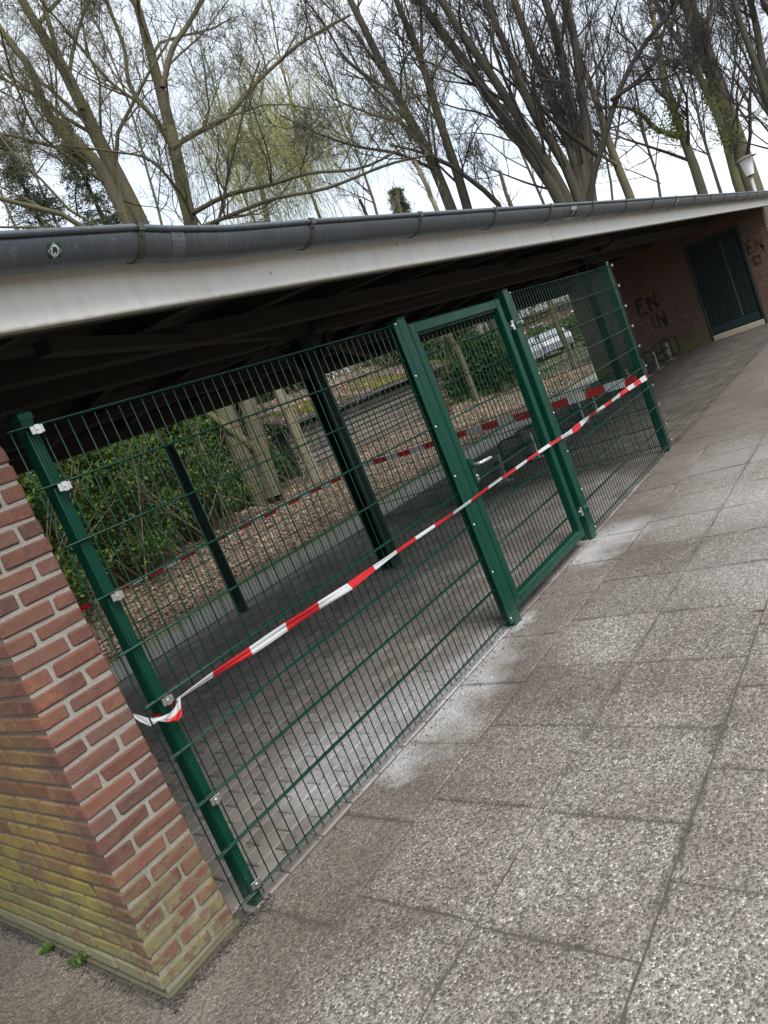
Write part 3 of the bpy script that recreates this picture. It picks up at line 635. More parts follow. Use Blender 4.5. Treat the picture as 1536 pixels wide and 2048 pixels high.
# stickers: local (u to the right, v up) in metres round a centre on the gutter's curve
def sticker(xc, thc, base, shapes, label, mats, tilt=0.0):
    mb = MB(); ct, st = math.cos(tilt), math.sin(tilt)
    def g(u, v, off):
        u, v = u*ct - v*st, u*st + v*ct
        return gpt(xc+u, thc - v/GR, off)
    def patch(poly4, m, off, nu=4, nv=4):
        (a, b, c, d) = [np.array(p) for p in poly4]
        for i in range(nu):
            for j in range(nv):
                f = lambda s, t: (a*(1-s)+b*s)*(1-t) + (d*(1-s)+c*s)*t
                q = [f(i/nu, j/nv), f((i+1)/nu, j/nv), f((i+1)/nu, (j+1)/nv), f(i/nu, (j+1)/nv)]
                mb.quad(*[g(p[0], p[1], off) for p in q], m)
    for p4 in base: patch(p4, 0, 0.0012, 6, 6)
    for k, sg in enumerate(shapes):
        pts, w, m = sg
        for a, b in zip(pts[:-1], pts[1:]):
            a, b = np.array(a), np.array(b); d = (b-a)/np.linalg.norm(b-a); n = np.array([-d[1], d[0]])*w/2; e = d*w*0.35
            patch((a-n-e, b-n+e, b+n+e, a+n-e), m, 0.0018+0.00004*(k % 9), 3, 1)
    o = obj('sticker', mb, mats, gut); o['label'] = label
sg, sw, sk = simple('sticker_green', (0.012, 0.055, 0.04), 0.45), simple('sticker_white', (0.66, 0.68, 0.66), 0.5), simple('sticker_black', (0.02, 0.024, 0.024), 0.5)
h = 0.0215
diamond = [[(0.0, h*0.98), (h*0.98, 0.0)], [(h*0.98, 0), (0, -h*0.98)], [(0, -h*0.98), (-h*0.98, 0)], [(-h*0.98, 0), (0, h*0.98)]]
wmark = [[(-0.012, 0.010), (-0.015, 0.0), (-0.011, -0.014), (-0.004, -0.021), (0.001, -0.008), (0.006, -0.021), (0.013, -0.012), (0.016, 0.002), (0.013, 0.014), (0.004, 0.020), (-0.006, 0.018)]]
sticker(0.197, 0.64, [((-h,-h), (h,-h), (h,h), (-h,h))], [(s_, 0.0016, 1) for s_ in diamond] + [([(u_*0.72, v_*0.72) for u_, v_ in s_], 0.0046, 1) for s_ in wmark], 'small green sticker with white W in a diamond', [sg, sw])
def txt(word, x0, y0, hgt, wid, w):
    G = {'W': [[(0,1),(.25,0),(.5,.7),(.75,0),(1,1)]], 'E': [[(1,1),(0,1),(0,0),(1,0)], [(0,.5),(.8,.5)]], 'R': [[(0,0),(0,1),(.9,.9),(.9,.55),(0,.5)], [(.4,.5),(1,0)]], 'D': [[(0,0),(0,1),(.7,1),(1,.6),(1,.4),(.7,0),(0,0)]]}
    out = []
    for i, ch in enumerate(word):
        for s_ in G[ch]: out.append(([(x0+(i+p[0]*0.72)*wid, y0+p[1]*hgt) for p in s_], w, 1))
    return out
sticker(4.44, 0.70, [((-.075,-.055), (.075,-.055), (.075,.055), (-.075,.055))], txt('WERDER', -0.055, 0.018, 0.022, 0.0185, 0.004) + [([(-0.03,-0.045), (0.005,0.008)], 0.008, 1), ([(-0.07,-0.054), (0.0,-0.05), (0.06,-0.046)], 0.012, 1)], 'torn dark sticker with white block letters', [sk, sw])
sticker(7.50, 0.62, [((-.07,-.03), (.07,-.03), (.07,.03), (-.07,.03))], [([(-0.05,-0.02), (-0.01,-0.018), (0.0,0.008)], 0.010, 1), ([(0.01,0.018), (0.055,0.018), (0.025,-0.02)], 0.010, 1)], 'worn dark and white sticker far along the gutter', [sk, sw])

# ---- H-section steel columns carrying the ridge
def column(x, yc, lab):
    mb = MB(); w, t = 0.15, 0.012
    y0, y1 = yc-0.07, yc+0.07
    mb.box(x-w/2, x+w/2, y0, y0+t, 0.0, 2.305); mb.box(x-w/2, x+w/2, y1-t, y1, 0.0, 2.305); mb.box(x-0.006, x+0.006, y0+t, y1-t, 0.0, 2.303)
    c = obj('column', mb, MAT['colgreen'], sh)
    mb = MB(); mb.box(x-0.13, x+0.13, yc-0.1, yc+0.1, 2.285, 2.308); obj('head_plate', mb, MAT['colgreen'], c)
    mb = MB()
    for z in (0.45, 0.52, 1.35): mb.tube([(x+0.02, y0-0.009, z), (x+0.02, y0+0.002, z)], 0.009, 6)
    obj('bolt', mb, MAT['zincband'], c)
    for s_ in (-1, 1):
        mb = MB(); mb.tube([(x+s_*0.06, yc, 1.95), (x+s_*0.42, yc, 2.30)], 0.035, 6); obj('knee_brace', mb, MAT['darkwood'], c)
column(3.845, 2.17, ''); column(11.24, 2.17, '')

# ================================================================== THE GREEN MESH FENCE
def zrow(r): return 1.86 - 0.2*r
def unit_cyl(name, rad, n, m):
    mb = MB(); mb.tube([(0,0,0), (0,0,1)], rad, n); return mb.mesh(name, [m], True)
VW = unit_cyl('vertical_wire', 0.0027, 7, MAT['wire']); HW = unit_cyl('horizontal_wire', 0.0038, 8, MAT['wire'])
VW2 = unit_cyl('vertical_wire', 0.0026, 5, MAT['wire']); HW2 = unit_cyl('horizontal_wire', 0.0036, 5, MAT['wire'])
def mat_panel(par, p0, p1, ztop=1.86, zbot=0.06, step=0.05, rows=range(10), spike=0.03, hv=None, lo=False):
    """double wire mat from floor point p0 to p1"""
    vw, hw = (VW2, HW2) if lo else (VW, HW)
    p0, p1 = np.array(p0, float), np.array(p1, float); L = np.linalg.norm(p1-p0); d = (p1-p0)/L; nrm = np.array([d[1], -d[0]])
    n = int(round(L/step)) 
    for i in range(n+1):
        if i*step > L+0.001: break
        p = p0 + d*(i*step)
        shared('vertical_wire', vw, par, (p[0], p[1], zbot-spike), (1, 1, ztop-zbot+spike+0.004), (random.uniform(-.0006,.0006), random.uniform(-.0006,.0006), 0))
    yaw = math.atan2(d[1], d[0])
    for r in rows:
        for s_ in (-1, 1):
            p = p0 + nrm*0.0072*s_ - d*0.004
            shared('horizontal_wire', hw, par, (p[0], p[1], zrow(r)), (1, 1, L+0.008), (0, math.pi/2, yaw))
def post(par, x, y, sx, sy, h, m='green', cap=True, z0=-0.02):
    mb = MB(); mb.box(x-sx/2, x+sx/2, y-sy/2, y+sy/2, z0, h, bev=0.004)
    o = obj('post', mb, MAT[m], par)
    if cap:
        mb = MB(); a, b = sx/2+0.003, sy/2+0.003
        mb.box(x-a, x+a, y-b, y+b, h-0.018, h+0.004)
        q = [(x-a,y-b,h+0.004),(x+a,y-b,h+0.004),(x+a,y+b,h+0.004),(x-a,y+b,h+0.004)]; t = [(x-a*.45,y-b*.45,h+0.014),(x+a*.45,y-b*.45,h+0.014),(x+a*.45,y+b*.45,h+0.014),(x-a*.45,y+b*.45,h+0.014)]
        for i in range(4): mb.quad(q[i], q[(i+1)%4], t[(i+1)%4], t[i])
        mb.poly(t); obj('cap', mb, MAT[m], o)
    return o
mb = MB()   # clamp plate with ribs and a screw
mb.bevbox(0, 0, 0, 0.050, 0.006, 0.030, 0.0015); mb.bevbox(0, -0.005, 0, 0.020, 0.005, 0.036, 0.0012)
mb.bevbox(-0.019, -0.004, 0, 0.005, 0.004, 0.030, 0.001); mb.bevbox(0.019, -0.004, 0, 0.005, 0.004, 0.030, 0.001)
mb.tube([(0, -0.006, 0), (0, -0.0115, 0)], 0.0062, 10)
CLIP = mb.mesh('clip', [MAT['silver']])
mb = MB(); mb.tube([(0, 0, 0), (0, -0.004, 0), (0, -0.007, 0)], [0.0078, 0.007, 0.0035], 12); BOLT = mb.mesh('bolt', [MAT['silver']], True)

f1 = thing('mesh_fence', 'near green double wire fence bay between brick wall and gate', 'fence', (1.1, 0, 0), 'green mesh fence bays')
mat_panel(f1, (0.0, 0.0), (2.18, 0.0))
pA = post(f1, 0.075, 0.045, 0.042, 0.062, 1.905)
for gxx in (0.064, 0.076, 0.088):       # raised ribs down the post face
    mb = MB(); mb.box(gxx-0.0022, gxx+0.0022, 0.0118, 0.0145, 0.0, 1.885); obj('rib', mb, MAT['green'], pA)
for r in (0, 1, 3, 5, 7, 9): shared('clip', CLIP, f1, (0.078, -0.017, zrow(r)-0.016 + (0.045 if r == 9 else 0)), rot=(0, random.uniform(-.05,.05), 0), scale=(0.88, 1, 0.9))
f2 = thing('mesh_fence', 'front green double wire fence bay beyond the gate, open paving to its right', 'fence', (4.8, 0, 0), 'green mesh fence bays')
mat_panel(f2, (3.631, 0.0), (5.88, 0.0))
post(f2, 5.862, 0.05, 0.06, 0.075, 1.9)
for r in range(10): shared('clip', CLIP, f2, (5.895, -0.012, zrow(r)-0.004+(0.03 if r == 9 else 0)), (0.5, 1, 0.7))
f3 = thing('mesh_fence', 'dark green wire fence closing the cage on its far side, hung with wide tape', 'fence', (5.87, 2, 0), 'green mesh fence bays')
mat_panel(f3, (5.875, 0.10), (5.875, 3.95), lo=True)
f4 = thing('mesh_fence', 'green wire fence at the back of the cage with one slim dark post', 'fence', (3, 3.95, 0), 'green mesh fence bays')
mat_panel(f4, (0.02, 3.97), (3.27, 3.97), lo=True); mat_panel(f4, (3.36, 3.97), (5.86, 3.97), lo=True)
post(f4, 3.315, 3.92, 0.08, 0.06, 1.915, 'colgreen'); post(f4, 5.87, 3.99, 0.06, 0.06, 1.915, 'colgreen'); post(f4, 0.06, 3.92, 0.06, 0.06, 1.915, 'colgreen')

# ---- gate
gt = thing('gate', 'green framed mesh gate with lever handle in the front fence', 'gate', (2.9, 0, 0))
pB = post(gt, 2.252, 0.018, 0.080, 0.080, 1.885, cap=False); pC = post(gt, 3.583, 0.018, 0.080, 0.080, 1.89, cap=False)
for px_, hh in ((2.252, 1.885), (3.583, 1.89)):
    mb = MB(); mb.box(px_-.042, px_+.042, -.024, .060, hh, hh+0.006, bev=.002); obj('cap', mb, MAT['green'], pB if px_ < 3 else pC)
for xa, xb, p_ in ((2.168, 2.2095, pB), (3.6255, 3.655, pC)):
    mb = MB(); mb.box(xa, xb, -0.0205, -0.0135, 0.03, 1.872, bev=0.0015); obj('clamp_bar', mb, MAT['green'], p_)
for r in (0, 1.5, 3, 4.5, 6, 7.5, 9):
    shared('bolt', BOLT, pB, (2.186, -0.0205, zrow(r))); shared('bolt', BOLT, pC, (3.642, -0.0205, zrow(r)))
GX0, GX1, GZ0, GZ1, GW = 2.302, 3.452, 0.072, 1.846, 0.062
mb = MB(); mb.box(GX0, GX0+GW, -0.022, 0.036, GZ0, GZ1, bev=0.006); obj('stile', mb, MAT['green'], gt)
mb = MB(); mb.box(GX1-GW, GX1, -0.022, 0.036, GZ0, GZ1, bev=0.006); obj('stile', mb, MAT['green'], gt)
mb = MB(); mb.box(GX0+GW+.0005, GX1-GW-.0005, -0.0215, 0.0355, GZ1-GW, GZ1-.0005, bev=0.006); obj('top_rail', mb, MAT['green'], gt)
mb = MB(); mb.box(GX0+GW+.0005, GX1-GW-.0005, -0.0215, 0.0355, GZ0+.0005, GZ0+GW, bev=0.006); obj('bottom_rail', mb, MAT['green'], gt)
x = GX0+GW+0.034
while x < GX1-GW-0.01:
    shared('vertical_wire', VW, gt, (x, 0.010, GZ0+GW-0.01), (1, 1, GZ1-GZ0-2*GW+0.02)); x += 0.05
for r in range(1, 9):
    for s_ in (-1, 1): shared('horizontal_wire', HW, gt, (GX0+GW-0.01, 0.010+0.0072*s_, zrow(r)-0.004), (1, 1, GX1-GX0-2*GW+0.02), (0, math.pi/2, 0))
# toothed strips where the mat meets the rails
for zc, sgn in ((GZ0+GW, 1), (GZ1-GW, -1)):
    mb = MB(); x = GX0+GW+0.01
    while x < GX1-GW-0.02:
        mb.box(x, x+0.014, -0.004, 0.018, zc-0.001 if sgn > 0 else zc-0.013, zc+0.013 if sgn > 0 else zc+0.001); x += 0.025
    obj('welded_strip', mb, MAT['green'], gt)
# lock case
mb = MB(); cx, zt, zb, hw = 2.386, 1.006, 0.845, 0.024
prof = [(GX0+GW-0.004, zb), (cx+hw, zb+0.02), (cx+hw, zt-0.03)] + [(cx+hw*math.cos(a)-0.0, zt-0.03+0.03*math.sin(a)) for a in (0.4, 0.8, 1.2, 1.57)] + [(GX0+GW-0.004, zt)]
F_, B_ = [(p[0], -0.030, p[1]) for p in prof], [(p[0], 0.040, p[1]) for p in prof]
mb.poly(F_); mb.poly(B_[::-1])
for i in range(len(prof)): mb.quad(F_[i], B_[i], B_[(i+1) % len(prof)], F_[(i+1) % len(prof)])
lk = obj('lock_case', mb, MAT['green'], gt)
mb = MB(); mb.tube([(2.384,-0.030,0.962), (2.384,-0.036,0.962)], 0.016, 14); obj('rosette', mb, MAT['green'], lk)
mb = MB(); mb.tube([(2.384,-0.034,0.962), (2.384,-0.075,0.962), (2.388,-0.088,0.962), (2.400,-0.094,0.962)], [0.0095,0.0095,0.0098,0.0095], 10)
mb.tube([(2.398,-0.094,0.962), (2.43,-0.095,0.961), (2.49,-0.092,0.958), (2.515,-0.090,0.956)], [0.0095,0.0105,0.0105,0.006], 10); obj('lever_handle', mb, MAT['alu'], lk, smooth=True)
mb = MB(); mb.box(2.378, 2.394, -0.036, -0.0302, 0.862, 0.902, bev=0.003); mb.tube([(2.386,-0.035,0.892), (2.386,-0.041,0.892)], 0.0075, 10); obj('cylinder_lock', mb, MAT['silver'], lk)
for z in (1.64, 0.235):                  # adjustable eye hinges
    mb = MB(); mb.tube([(3.445,-0.006,z), (3.60,-0.006,z)], 0.008, 8)
    hg = obj('hinge', mb, MAT['silver'], gt)
    mb = MB(); mb.box(3.4525, 3.470, -0.024, 0.012, z-0.03, z+0.03); mb.box(3.545, 3.632, -0.034, -0.0225, z-0.022, z+0.022, bev=0.003); obj('hinge_plate', mb, MAT['green'], hg)
    mb = MB(); mb.tube([(3.50,-0.030,z-0.03), (3.50,-0.030,z+0.035)], 0.010, 8); mb.tube([(3.588,-0.034,z), (3.588,-0.058,z)], 0.012, 6); mb.tube([(3.588,-0.055,z), (3.588,-0.068,z)], 0.007, 8); mb.tube([(3.612,-0.034,z+.01), (3.612,-0.050,z+.01)], 0.009, 6); obj('hinge_bolt', mb, MAT['silver'], hg)
mb = MB()
for z in (0.115, 0.205): mb.tube([(GX0+GW*0.6,-0.0225,z), (GX0+GW*0.6,-0.0232,z)], 0.006, 8)
obj('hole_plug', mb, MAT['black'], gt)

# ================================================================== BARRIER TAPE
def tape(pts, widths, start_red, bands, folds=3, depth=0.006, nrm=(0,-1,0)):
    """folded plastic ribbon: pts along its middle, bands = lengths of the colour fields"""
    pts = np.array(pts, float); seg = np.linalg.norm(np.diff(pts, axis=0), axis=1); s = np.concatenate([[0], np.cumsum(seg)]); L = s[-1]
    cuts = [0.0]; k = 0
    while cuts[-1] < L: cuts.append(cuts[-1] + bands[k % len(bands)]*random.uniform(0.96, 1.04)); k += 1
    ss = sorted(set([round(v, 4) for v in list(np.arange(0, L, 0.03)) + [c for c in cuts if c < L] + [L]]))
    nrm = np.array(nrm, float); up = np.array([0, 0, 1.0]); mb = MB(); prev = None
    ph = 1.0
    for v in ss:
        c = np.array([np.interp(v, s, pts[:, i]) for i in range(3)]); w = float(np.interp(v, s, widths)) if len(widths) == len(s) else widths[0]
        tw = 0.35*math.sin(3.1*v+ph) + 0.25*math.sin(11*v)
        row = []
        for j in range(folds*2+1):
            t = j/(folds*2)-0.5
            row.append(c + up*(t*w) + nrm*(depth*(1 if j % 2 else 0)*min(1, w/0.04) + tw*t*w + 0.002*math.sin(9*v+4*t)))
        if prev is not None:
            mid = (v+pv)/2; band = sum(1 for q in cuts[1:] if q < mid); m = (0 if (band % 2 == 0) == start_red else 1)
            for j in range(folds*2): mb.quad(prev[j], row[j], row[j+1], prev[j+1], m)
        prev, pv = row, v
    return mb
fx = [0.10, 0.16, 0.27, 0.45, 0.65, 0.85, 1.08, 1.24, 1.44, 1.62, 1.84, 2.01, 2.22, 2.62, 2.83, 3.31, 3.55, 3.75, 3.89, 4.04, 4.3, 4.56, 5.03, 5.45, 5.75]
fz = [.828, .829, .828, .818, .815, .808, .797, .800, .801, .799, .796, .794, .792, .795, .791, .788, .780, .770, .766, .775, .783, .777, .779, .771, .764]
fy = [-.026]*9 + [-.028, -.03, -.033, -.036, -.036, -.036, -.036, -.036, -.034, -.032] + [-.03]*6
fw = [.009, .014, .024, .034, .038, .036, .031, .025, .018, .017, .017, .018, .018, .019, .019, .020, .022, .032, .048, .036, .024, .026, .032, .042, .048]
mb = tape(list(zip(fx, fy, fz)), fw, False, [0.17, 0.19, 0.2, 0.2, 0.22, 0.19, 0.2], 2, 0.0035)
t1 = tag(obj('barrier_tape', mb, [MAT['tred'], MAT['twhite']]), 'red and white barrier tape stretched across the front fence and gate', 'tape', 'red and white barrier tapes')
# knot round the near post with a loose tail
mb = MB()
def strip(P, w, m, up=(0,0,1)):
    P = np.array(P, float); up = np.array(up, float)
    for i in range(len(P)-1):
        a, b = P[i], P[i+1]; wa, wb = (w[i], w[i+1]) if isinstance(w, list) else (w, w)
        n = np.array([0, -0.004*(-1)**i, 0]); mb.quad(a-up*wa/2, b-up*wb/2, b+n, a-n, m); mb.quad(a-n, b+n, b+up*wb/2, a+up*wa/2, m)
strip([(0.012,-.012,.812),(0.03,-.022,.800),(0.055,-.030,.793),(0.08,-.034,.797),(0.10,-.030,.808),(0.115,-.026,.828)], [.014,.02,.026,.03,.03,.014], 1)
strip([(0.045,-.034,.786),(0.062,-.040,.780),(0.085,-.041,.785),(0.1,-.036,.797)], [.008,.020,.022,.008], 0)
strip([(0.035,-.03,.79),(0.05,-.036,.783),(0.07,-.038,.778),(0.09,-.036,.782)], [.01,.012,.012,.008], 0)
strip([(0.02,-.01,.805),(-0.004,.010,.812),(-0.018,.03,.835),(-0.028,.05,.855)], [.012,.034,.03,.016], 1)
strip([(-0.026,.046,.850),(-0.033,.058,.872),(-0.03,.060,.885)], [.016,.02,.008], 0)
for s_ in range(3): strip([(0.10+.004*s_,-.020,.815-.008*s_),(0.108,.03,.812),(0.085,.085,.806),(0.05,.08,.80),(0.046,.02,.806),(0.04,-.012,.80)], .012, s_ % 2)
obj('tape_knot', mb, [MAT['tred'], MAT['twhite']], t1)
mb = tape([(5.925, 0.02+i*0.195, 0.752+0.06*(i/20)+0.008*math.sin(i*0.7)) for i in range(21)], [0.085]*10+[0.07]*11, True, [0.215]*3, 1, 0.004, (1,0,0))
tag(obj('barrier_tape', mb, [MAT['tred'], MAT['twhite']]), 'wide red and white tape along the far side of the cage', 'tape', 'red and white barrier tapes')
mb = tape([(0.3+i*0.3, 4.005, 0.822-0.04*(i/19)+0.006*math.sin(i*1.3)) for i in range(19)], [0.04]*19, False, [0.2, 0.21], 2, 0.004, (0,-1,0))
tag(obj('barrier_tape', mb, [MAT['tred'], MAT['twhite']]), 'thin red and white tape along the back fence of the cage', 'tape', 'red and white barrier tapes')

# ================================================================== BICYCLE RACKS beyond the cage
def rack(x0, lab):
    rk = thing('bicycle_rack', lab, 'bike rack', (x0, 2.2, 0), 'low bicycle racks under the shelter')
    for xx in (x0+0.1, x0+1.1):
        mb = MB(); mb.box(xx-0.025, xx+0.025, 2.19, 2.24, 0.0, 0.36, bev=0.004); mb.box(xx-0.07, xx+0.07, 2.13, 2.30, 0.0, 0.008); obj('upright', mb, MAT['rackgrey'], rk)
    mb = MB(); mb.box(x0, x0+1.2, 2.20, 2.235, 0.245, 0.285, bev=0.004); obj('rail', mb, MAT['colgreen'], rk)
    for i in range(2):
        xx = x0+0.35+0.5*i
        for dx in (-0.035, 0.035):
            P = []
            for (cy, cz, a0) in ((1.98, 0.42, math.pi/2), (1.98, 0.16, math.pi), (2.20, 0.16, -math.pi/2), (2.20, 0.42, 0)):
                P += [(xx+dx, cy+0.05*math.cos(a0+q*math.pi/2/3), cz+0.05*math.sin(a0+q*math.pi/2/3)) for q in range(4)]
            P.append(P[0]); mb = MB(); mb.tube(P, 0.0075, 6, cap=False); obj('wheel_loop', mb, MAT['colgreen'], rk)
MAT['rackgrey'] = simple('galvanised_steel', (0.30, 0.30, 0.28), 0.6, 0.25, 20, metal=0.3)
for i, lb in enumerate(('bicycle rack nearest the cage seen through the gate', 'second low bicycle rack beyond the cage', 'third bicycle rack, beside the far steel column', 'fourth bicycle rack, just past the far steel column', 'bicycle rack with grey uprights closest to the plank door', )):
    rack((6.35, 8.15, 9.75, 11.6, 13.35)[i], lb)

# ================================================================== TREES AND PLANTS
BARK = {'mossy': bark_mat('mossy_bark', (0.055, 0.048, 0.037), (0.19, 0.165, 0.12), (0.14, 0.138, 0.05), 0.65),
        'grey': bark_mat('grey_brown_bark', (0.03, 0.027, 0.023), (0.115, 0.102, 0.082), (0.08, 0.082, 0.035), 0.55),
        'pale': bark_mat('pale_bark', (0.18, 0.155, 0.115), (0.36, 0.315, 0.235), (0.22, 0.21, 0.09), 0.5),
        'dark': bark_mat('dark_bark', (0.022, 0.019, 0.016), (0.06, 0.05, 0.042), (0.05, 0.05, 0.02), 0.3)}
TWIG = {'mossy': simple('mossy_twig', (0.10, 0.09, 0.045), 0.95, 0.35, 1.5), 'grey': simple('grey_twig', (0.042, 0.036, 0.031), 0.95, 0.3, 1.5), 'dark': simple('dark_twig', (0.03, 0.025, 0.022), 0.95, 0.3, 2), 'pale': simple('pale_twig', (0.17, 0.145, 0.09), 0.95, 0.35, 1.5)}
K = 6
def norm(v): return v/(np.linalg.norm(v, axis=-1, keepdims=True)+1e-9)
def batch_tubes(P, R, n):
    """P (m,k,3), R (m,k) -> vertices, quads"""
    m, k, _ = P.shape; T = np.empty_like(P); T[:, 1:-1] = P[:, 2:]-P[:, :-2]; T[:, 0] = P[:, 1]-P[:, 0]; T[:, -1] = P[:, -1]-P[:, -2]; T = norm(T)
    a = np.where(np.abs(T[:, :1, 2:3]) < 0.8, np.array([0., 0., 1.]), np.array([1., 0., 0.])); u = norm(np.cross(T, np.broadcast_to(a, T.shape))); v = np.cross(T, u)
    ang = np.arange(n)*2*math.pi/n
    V = P[:, :, None, :] + R[:, :, None, None]*(np.cos(ang)[None, None, :, None]*u[:, :, None, :] + np.sin(ang)[None, None, :, None]*v[:, :, None, :])
    idx = np.arange(m*k*n).reshape(m, k, n); nx = np.roll(idx, -1, axis=2)
    F = np.stack([idx[:, :-1], idx[:, 1:], nx[:, 1:], nx[:, :-1]], -1).reshape(-1, 4)
    return V.reshape(-1, 3), F
def join(parts):
    Vs, Fs, o = [], [], 0
    for V, F in parts: Vs.append(V); Fs.append(F+o); o += len(V)
    return np.concatenate(Vs), np.concatenate(Fs)
def resample(poly, k):
    poly = np.asarray(poly, float); s = np.concatenate([[0], np.cumsum(np.linalg.norm(np.diff(poly, axis=0), axis=1))]); t = np.linspace(0, s[-1], k)
    return np.stack([np.interp(t, s, poly[:, i]) for i in range(3)], -1)
def grow(P, R, per, ratio, ang, up, wander, tmin=0.2, rr=0.6, rmin=0.005, lmax=9.0, lmin=0.25, kq=K):
    m, k, _ = P.shape; n = m*per; pi = np.repeat(np.arange(m), per)
    t = RNG.uniform(tmin, 1.0, n)*(k-1.001); i = t.astype(int); f = (t-i)[:, None]
    p0 = P[pi, i]*(1-f) + P[pi, i+1]*f; r0 = R[pi, i]*(1-f[:, 0]) + R[pi, i+1]*f[:, 0]
    T = norm(P[pi, i+1]-P[pi, i]); q = RNG.normal(size=(n, 3)); q = norm(q - T*(q*T).sum(1, keepdims=True))
    A = RNG.normal(ang, 0.22, n)[:, None]; d = norm(np.cos(A)*T + np.sin(A)*q + np.array([0, 0, up]))
    L = np.linalg.norm(P[:, -1]-P[:, 0], axis=1)[pi]*RNG.uniform(ratio[0], ratio[1], n)*(1.15-0.6*t/(k-1)); L = np.clip(L, lmin, lmax)
    Q = np.empty((n, kq, 3)); Q[:, 0] = p0
    for s in range(1, kq):
        d = norm(d + RNG.normal(0, wander, (n, 3)) + np.array([0, 0, up*0.35])); Q[:, s] = Q[:, s-1] + d*(L/(kq-1))[:, None]
    rs = np.maximum(np.minimum(r0*rr, L*0.013), rmin); RR = rs[:, None]*np.linspace(1, 0.35, kq)[None]; RR = np.maximum(RR, rmin*0.6)
    return Q, RR
def px_line(pts, D, dd=0.0):
    n = len(pts); return np.array([at_d(p[0], p[1], D + dd*(i/(max(1, n-1)))) for i, p in enumerate(pts)])
def tree(name, label, D, stems, bark='grey', twig=None, base=None, dens=(12, 6, 4, 3), up=0.25, group='bare trees behind the shelter', ang=0.75, foot_r=None, wander=0.16, root=True, rmin=0.0065, ratio1=(0.25, 0.6)):
    """stems: (pixel line from low to high, width px low, width px high, change of distance along it)"""
    first = px_line(stems[0][0], D, 0)
    b = np.array([first[0][0], first[0][1], 0.0]) if base is None else np.array(base, float)
    b[2] = float(bank(b[0], b[1])) - 0.05 if b[1] > 5.5 else -0.05
    t = thing(name, label, 'tree', b, group)
    trunk = []; SP, SR = [], []
    for i, (pts, w0, w1, dd) in enumerate(stems):
        L = px_line(pts, D, dd)
        if len(L) > 2: L[1:-1] += RNG.normal(0, 0.05, (len(L)-2, 3))
        r0, r1 = w0/2*D/FPX, w1/2*(D+dd)/FPX
        if i == 0 or (root and pts[0][1] > 378):
            low = L[0]; mid = b + (low-b)*0.5; mid[2] = low[2]*0.5
            if i > 0: mid = b*np.array([1,1,0]) + (low-b)*0.6*np.array([1,1,0]) + np.array([0,0,low[2]*0.55])
            full = np.concatenate([[b if i == 0 else b + RNG.normal(0, 0.08, 3)*np.array([1,1,0])], [mid], L])
            rad = np.concatenate([[r0*1.35 if foot_r is None else foot_r], [r0*1.08], np.linspace(r0, r1, len(L))])
        else: full, rad = L, np.linspace(r0, r1, len(L))
        s = np.concatenate([[0], np.cumsum(np.linalg.norm(np.diff(full, axis=0), axis=1))]); kk = 16; tt = np.linspace(0, s[-1], kk)
        P = np.stack([np.interp(tt, s, full[:, c]) for c in range(3)], -1); Rr = np.interp(tt, s, rad)
        P[1:-1] = 0.25*P[:-2] + 0.5*P[1:-1] + 0.25*P[2:]
        trunk.append(batch_tubes(P[None], Rr[None], 10))
        vis = resample(L, K); SP.append(vis); SR.append(np.linspace(r0, r1, K))
    V, F = join(trunk); o = np_mesh('trunk', V, F, BARK[bark], t); o.data.polygons.foreach_set('use_smooth', [True]*len(o.data.polygons))
    SP, SR = np.stack(SP), np.stack(SR)
    parts = []; P1, R1 = grow(SP, SR, dens[0], ratio1, ang, up, wander, tmin=0.05, rr=0.5, rmin=rmin*2.2, lmax=7); parts.append(batch_tubes(P1, R1, 5))
    P2, R2 = grow(P1, R1, dens[1], (0.3, 0.65), 0.75, up*0.8, wander*1.1, rr=0.6, rmin=rmin*1.4, lmax=3.2); parts.append(batch_tubes(P2, R2, 4))
    P3, R3 = grow(P2, R2, dens[2], (0.3, 0.65), 0.75, up*0.6, wander*1.5, rr=0.65, rmin=rmin, lmax=1.5, lmin=0.35, kq=4); parts.append(batch_tubes(P3, R3, 3))
    if dens[3]:
        P4, R4 = grow(P3, R3, dens[3], (0.35, 0.7), 0.7, up*0.5, wander*1.6, rr=0.7, rmin=rmin*0.85, lmax=0.8, lmin=0.22, kq=4); parts.append(batch_tubes(P4, R4, 3))
    V, F = join(parts); np_mesh('crown', V, F, TWIG[twig or bark], t)
    return t
tb = at_y(532, 1003, 8.35)
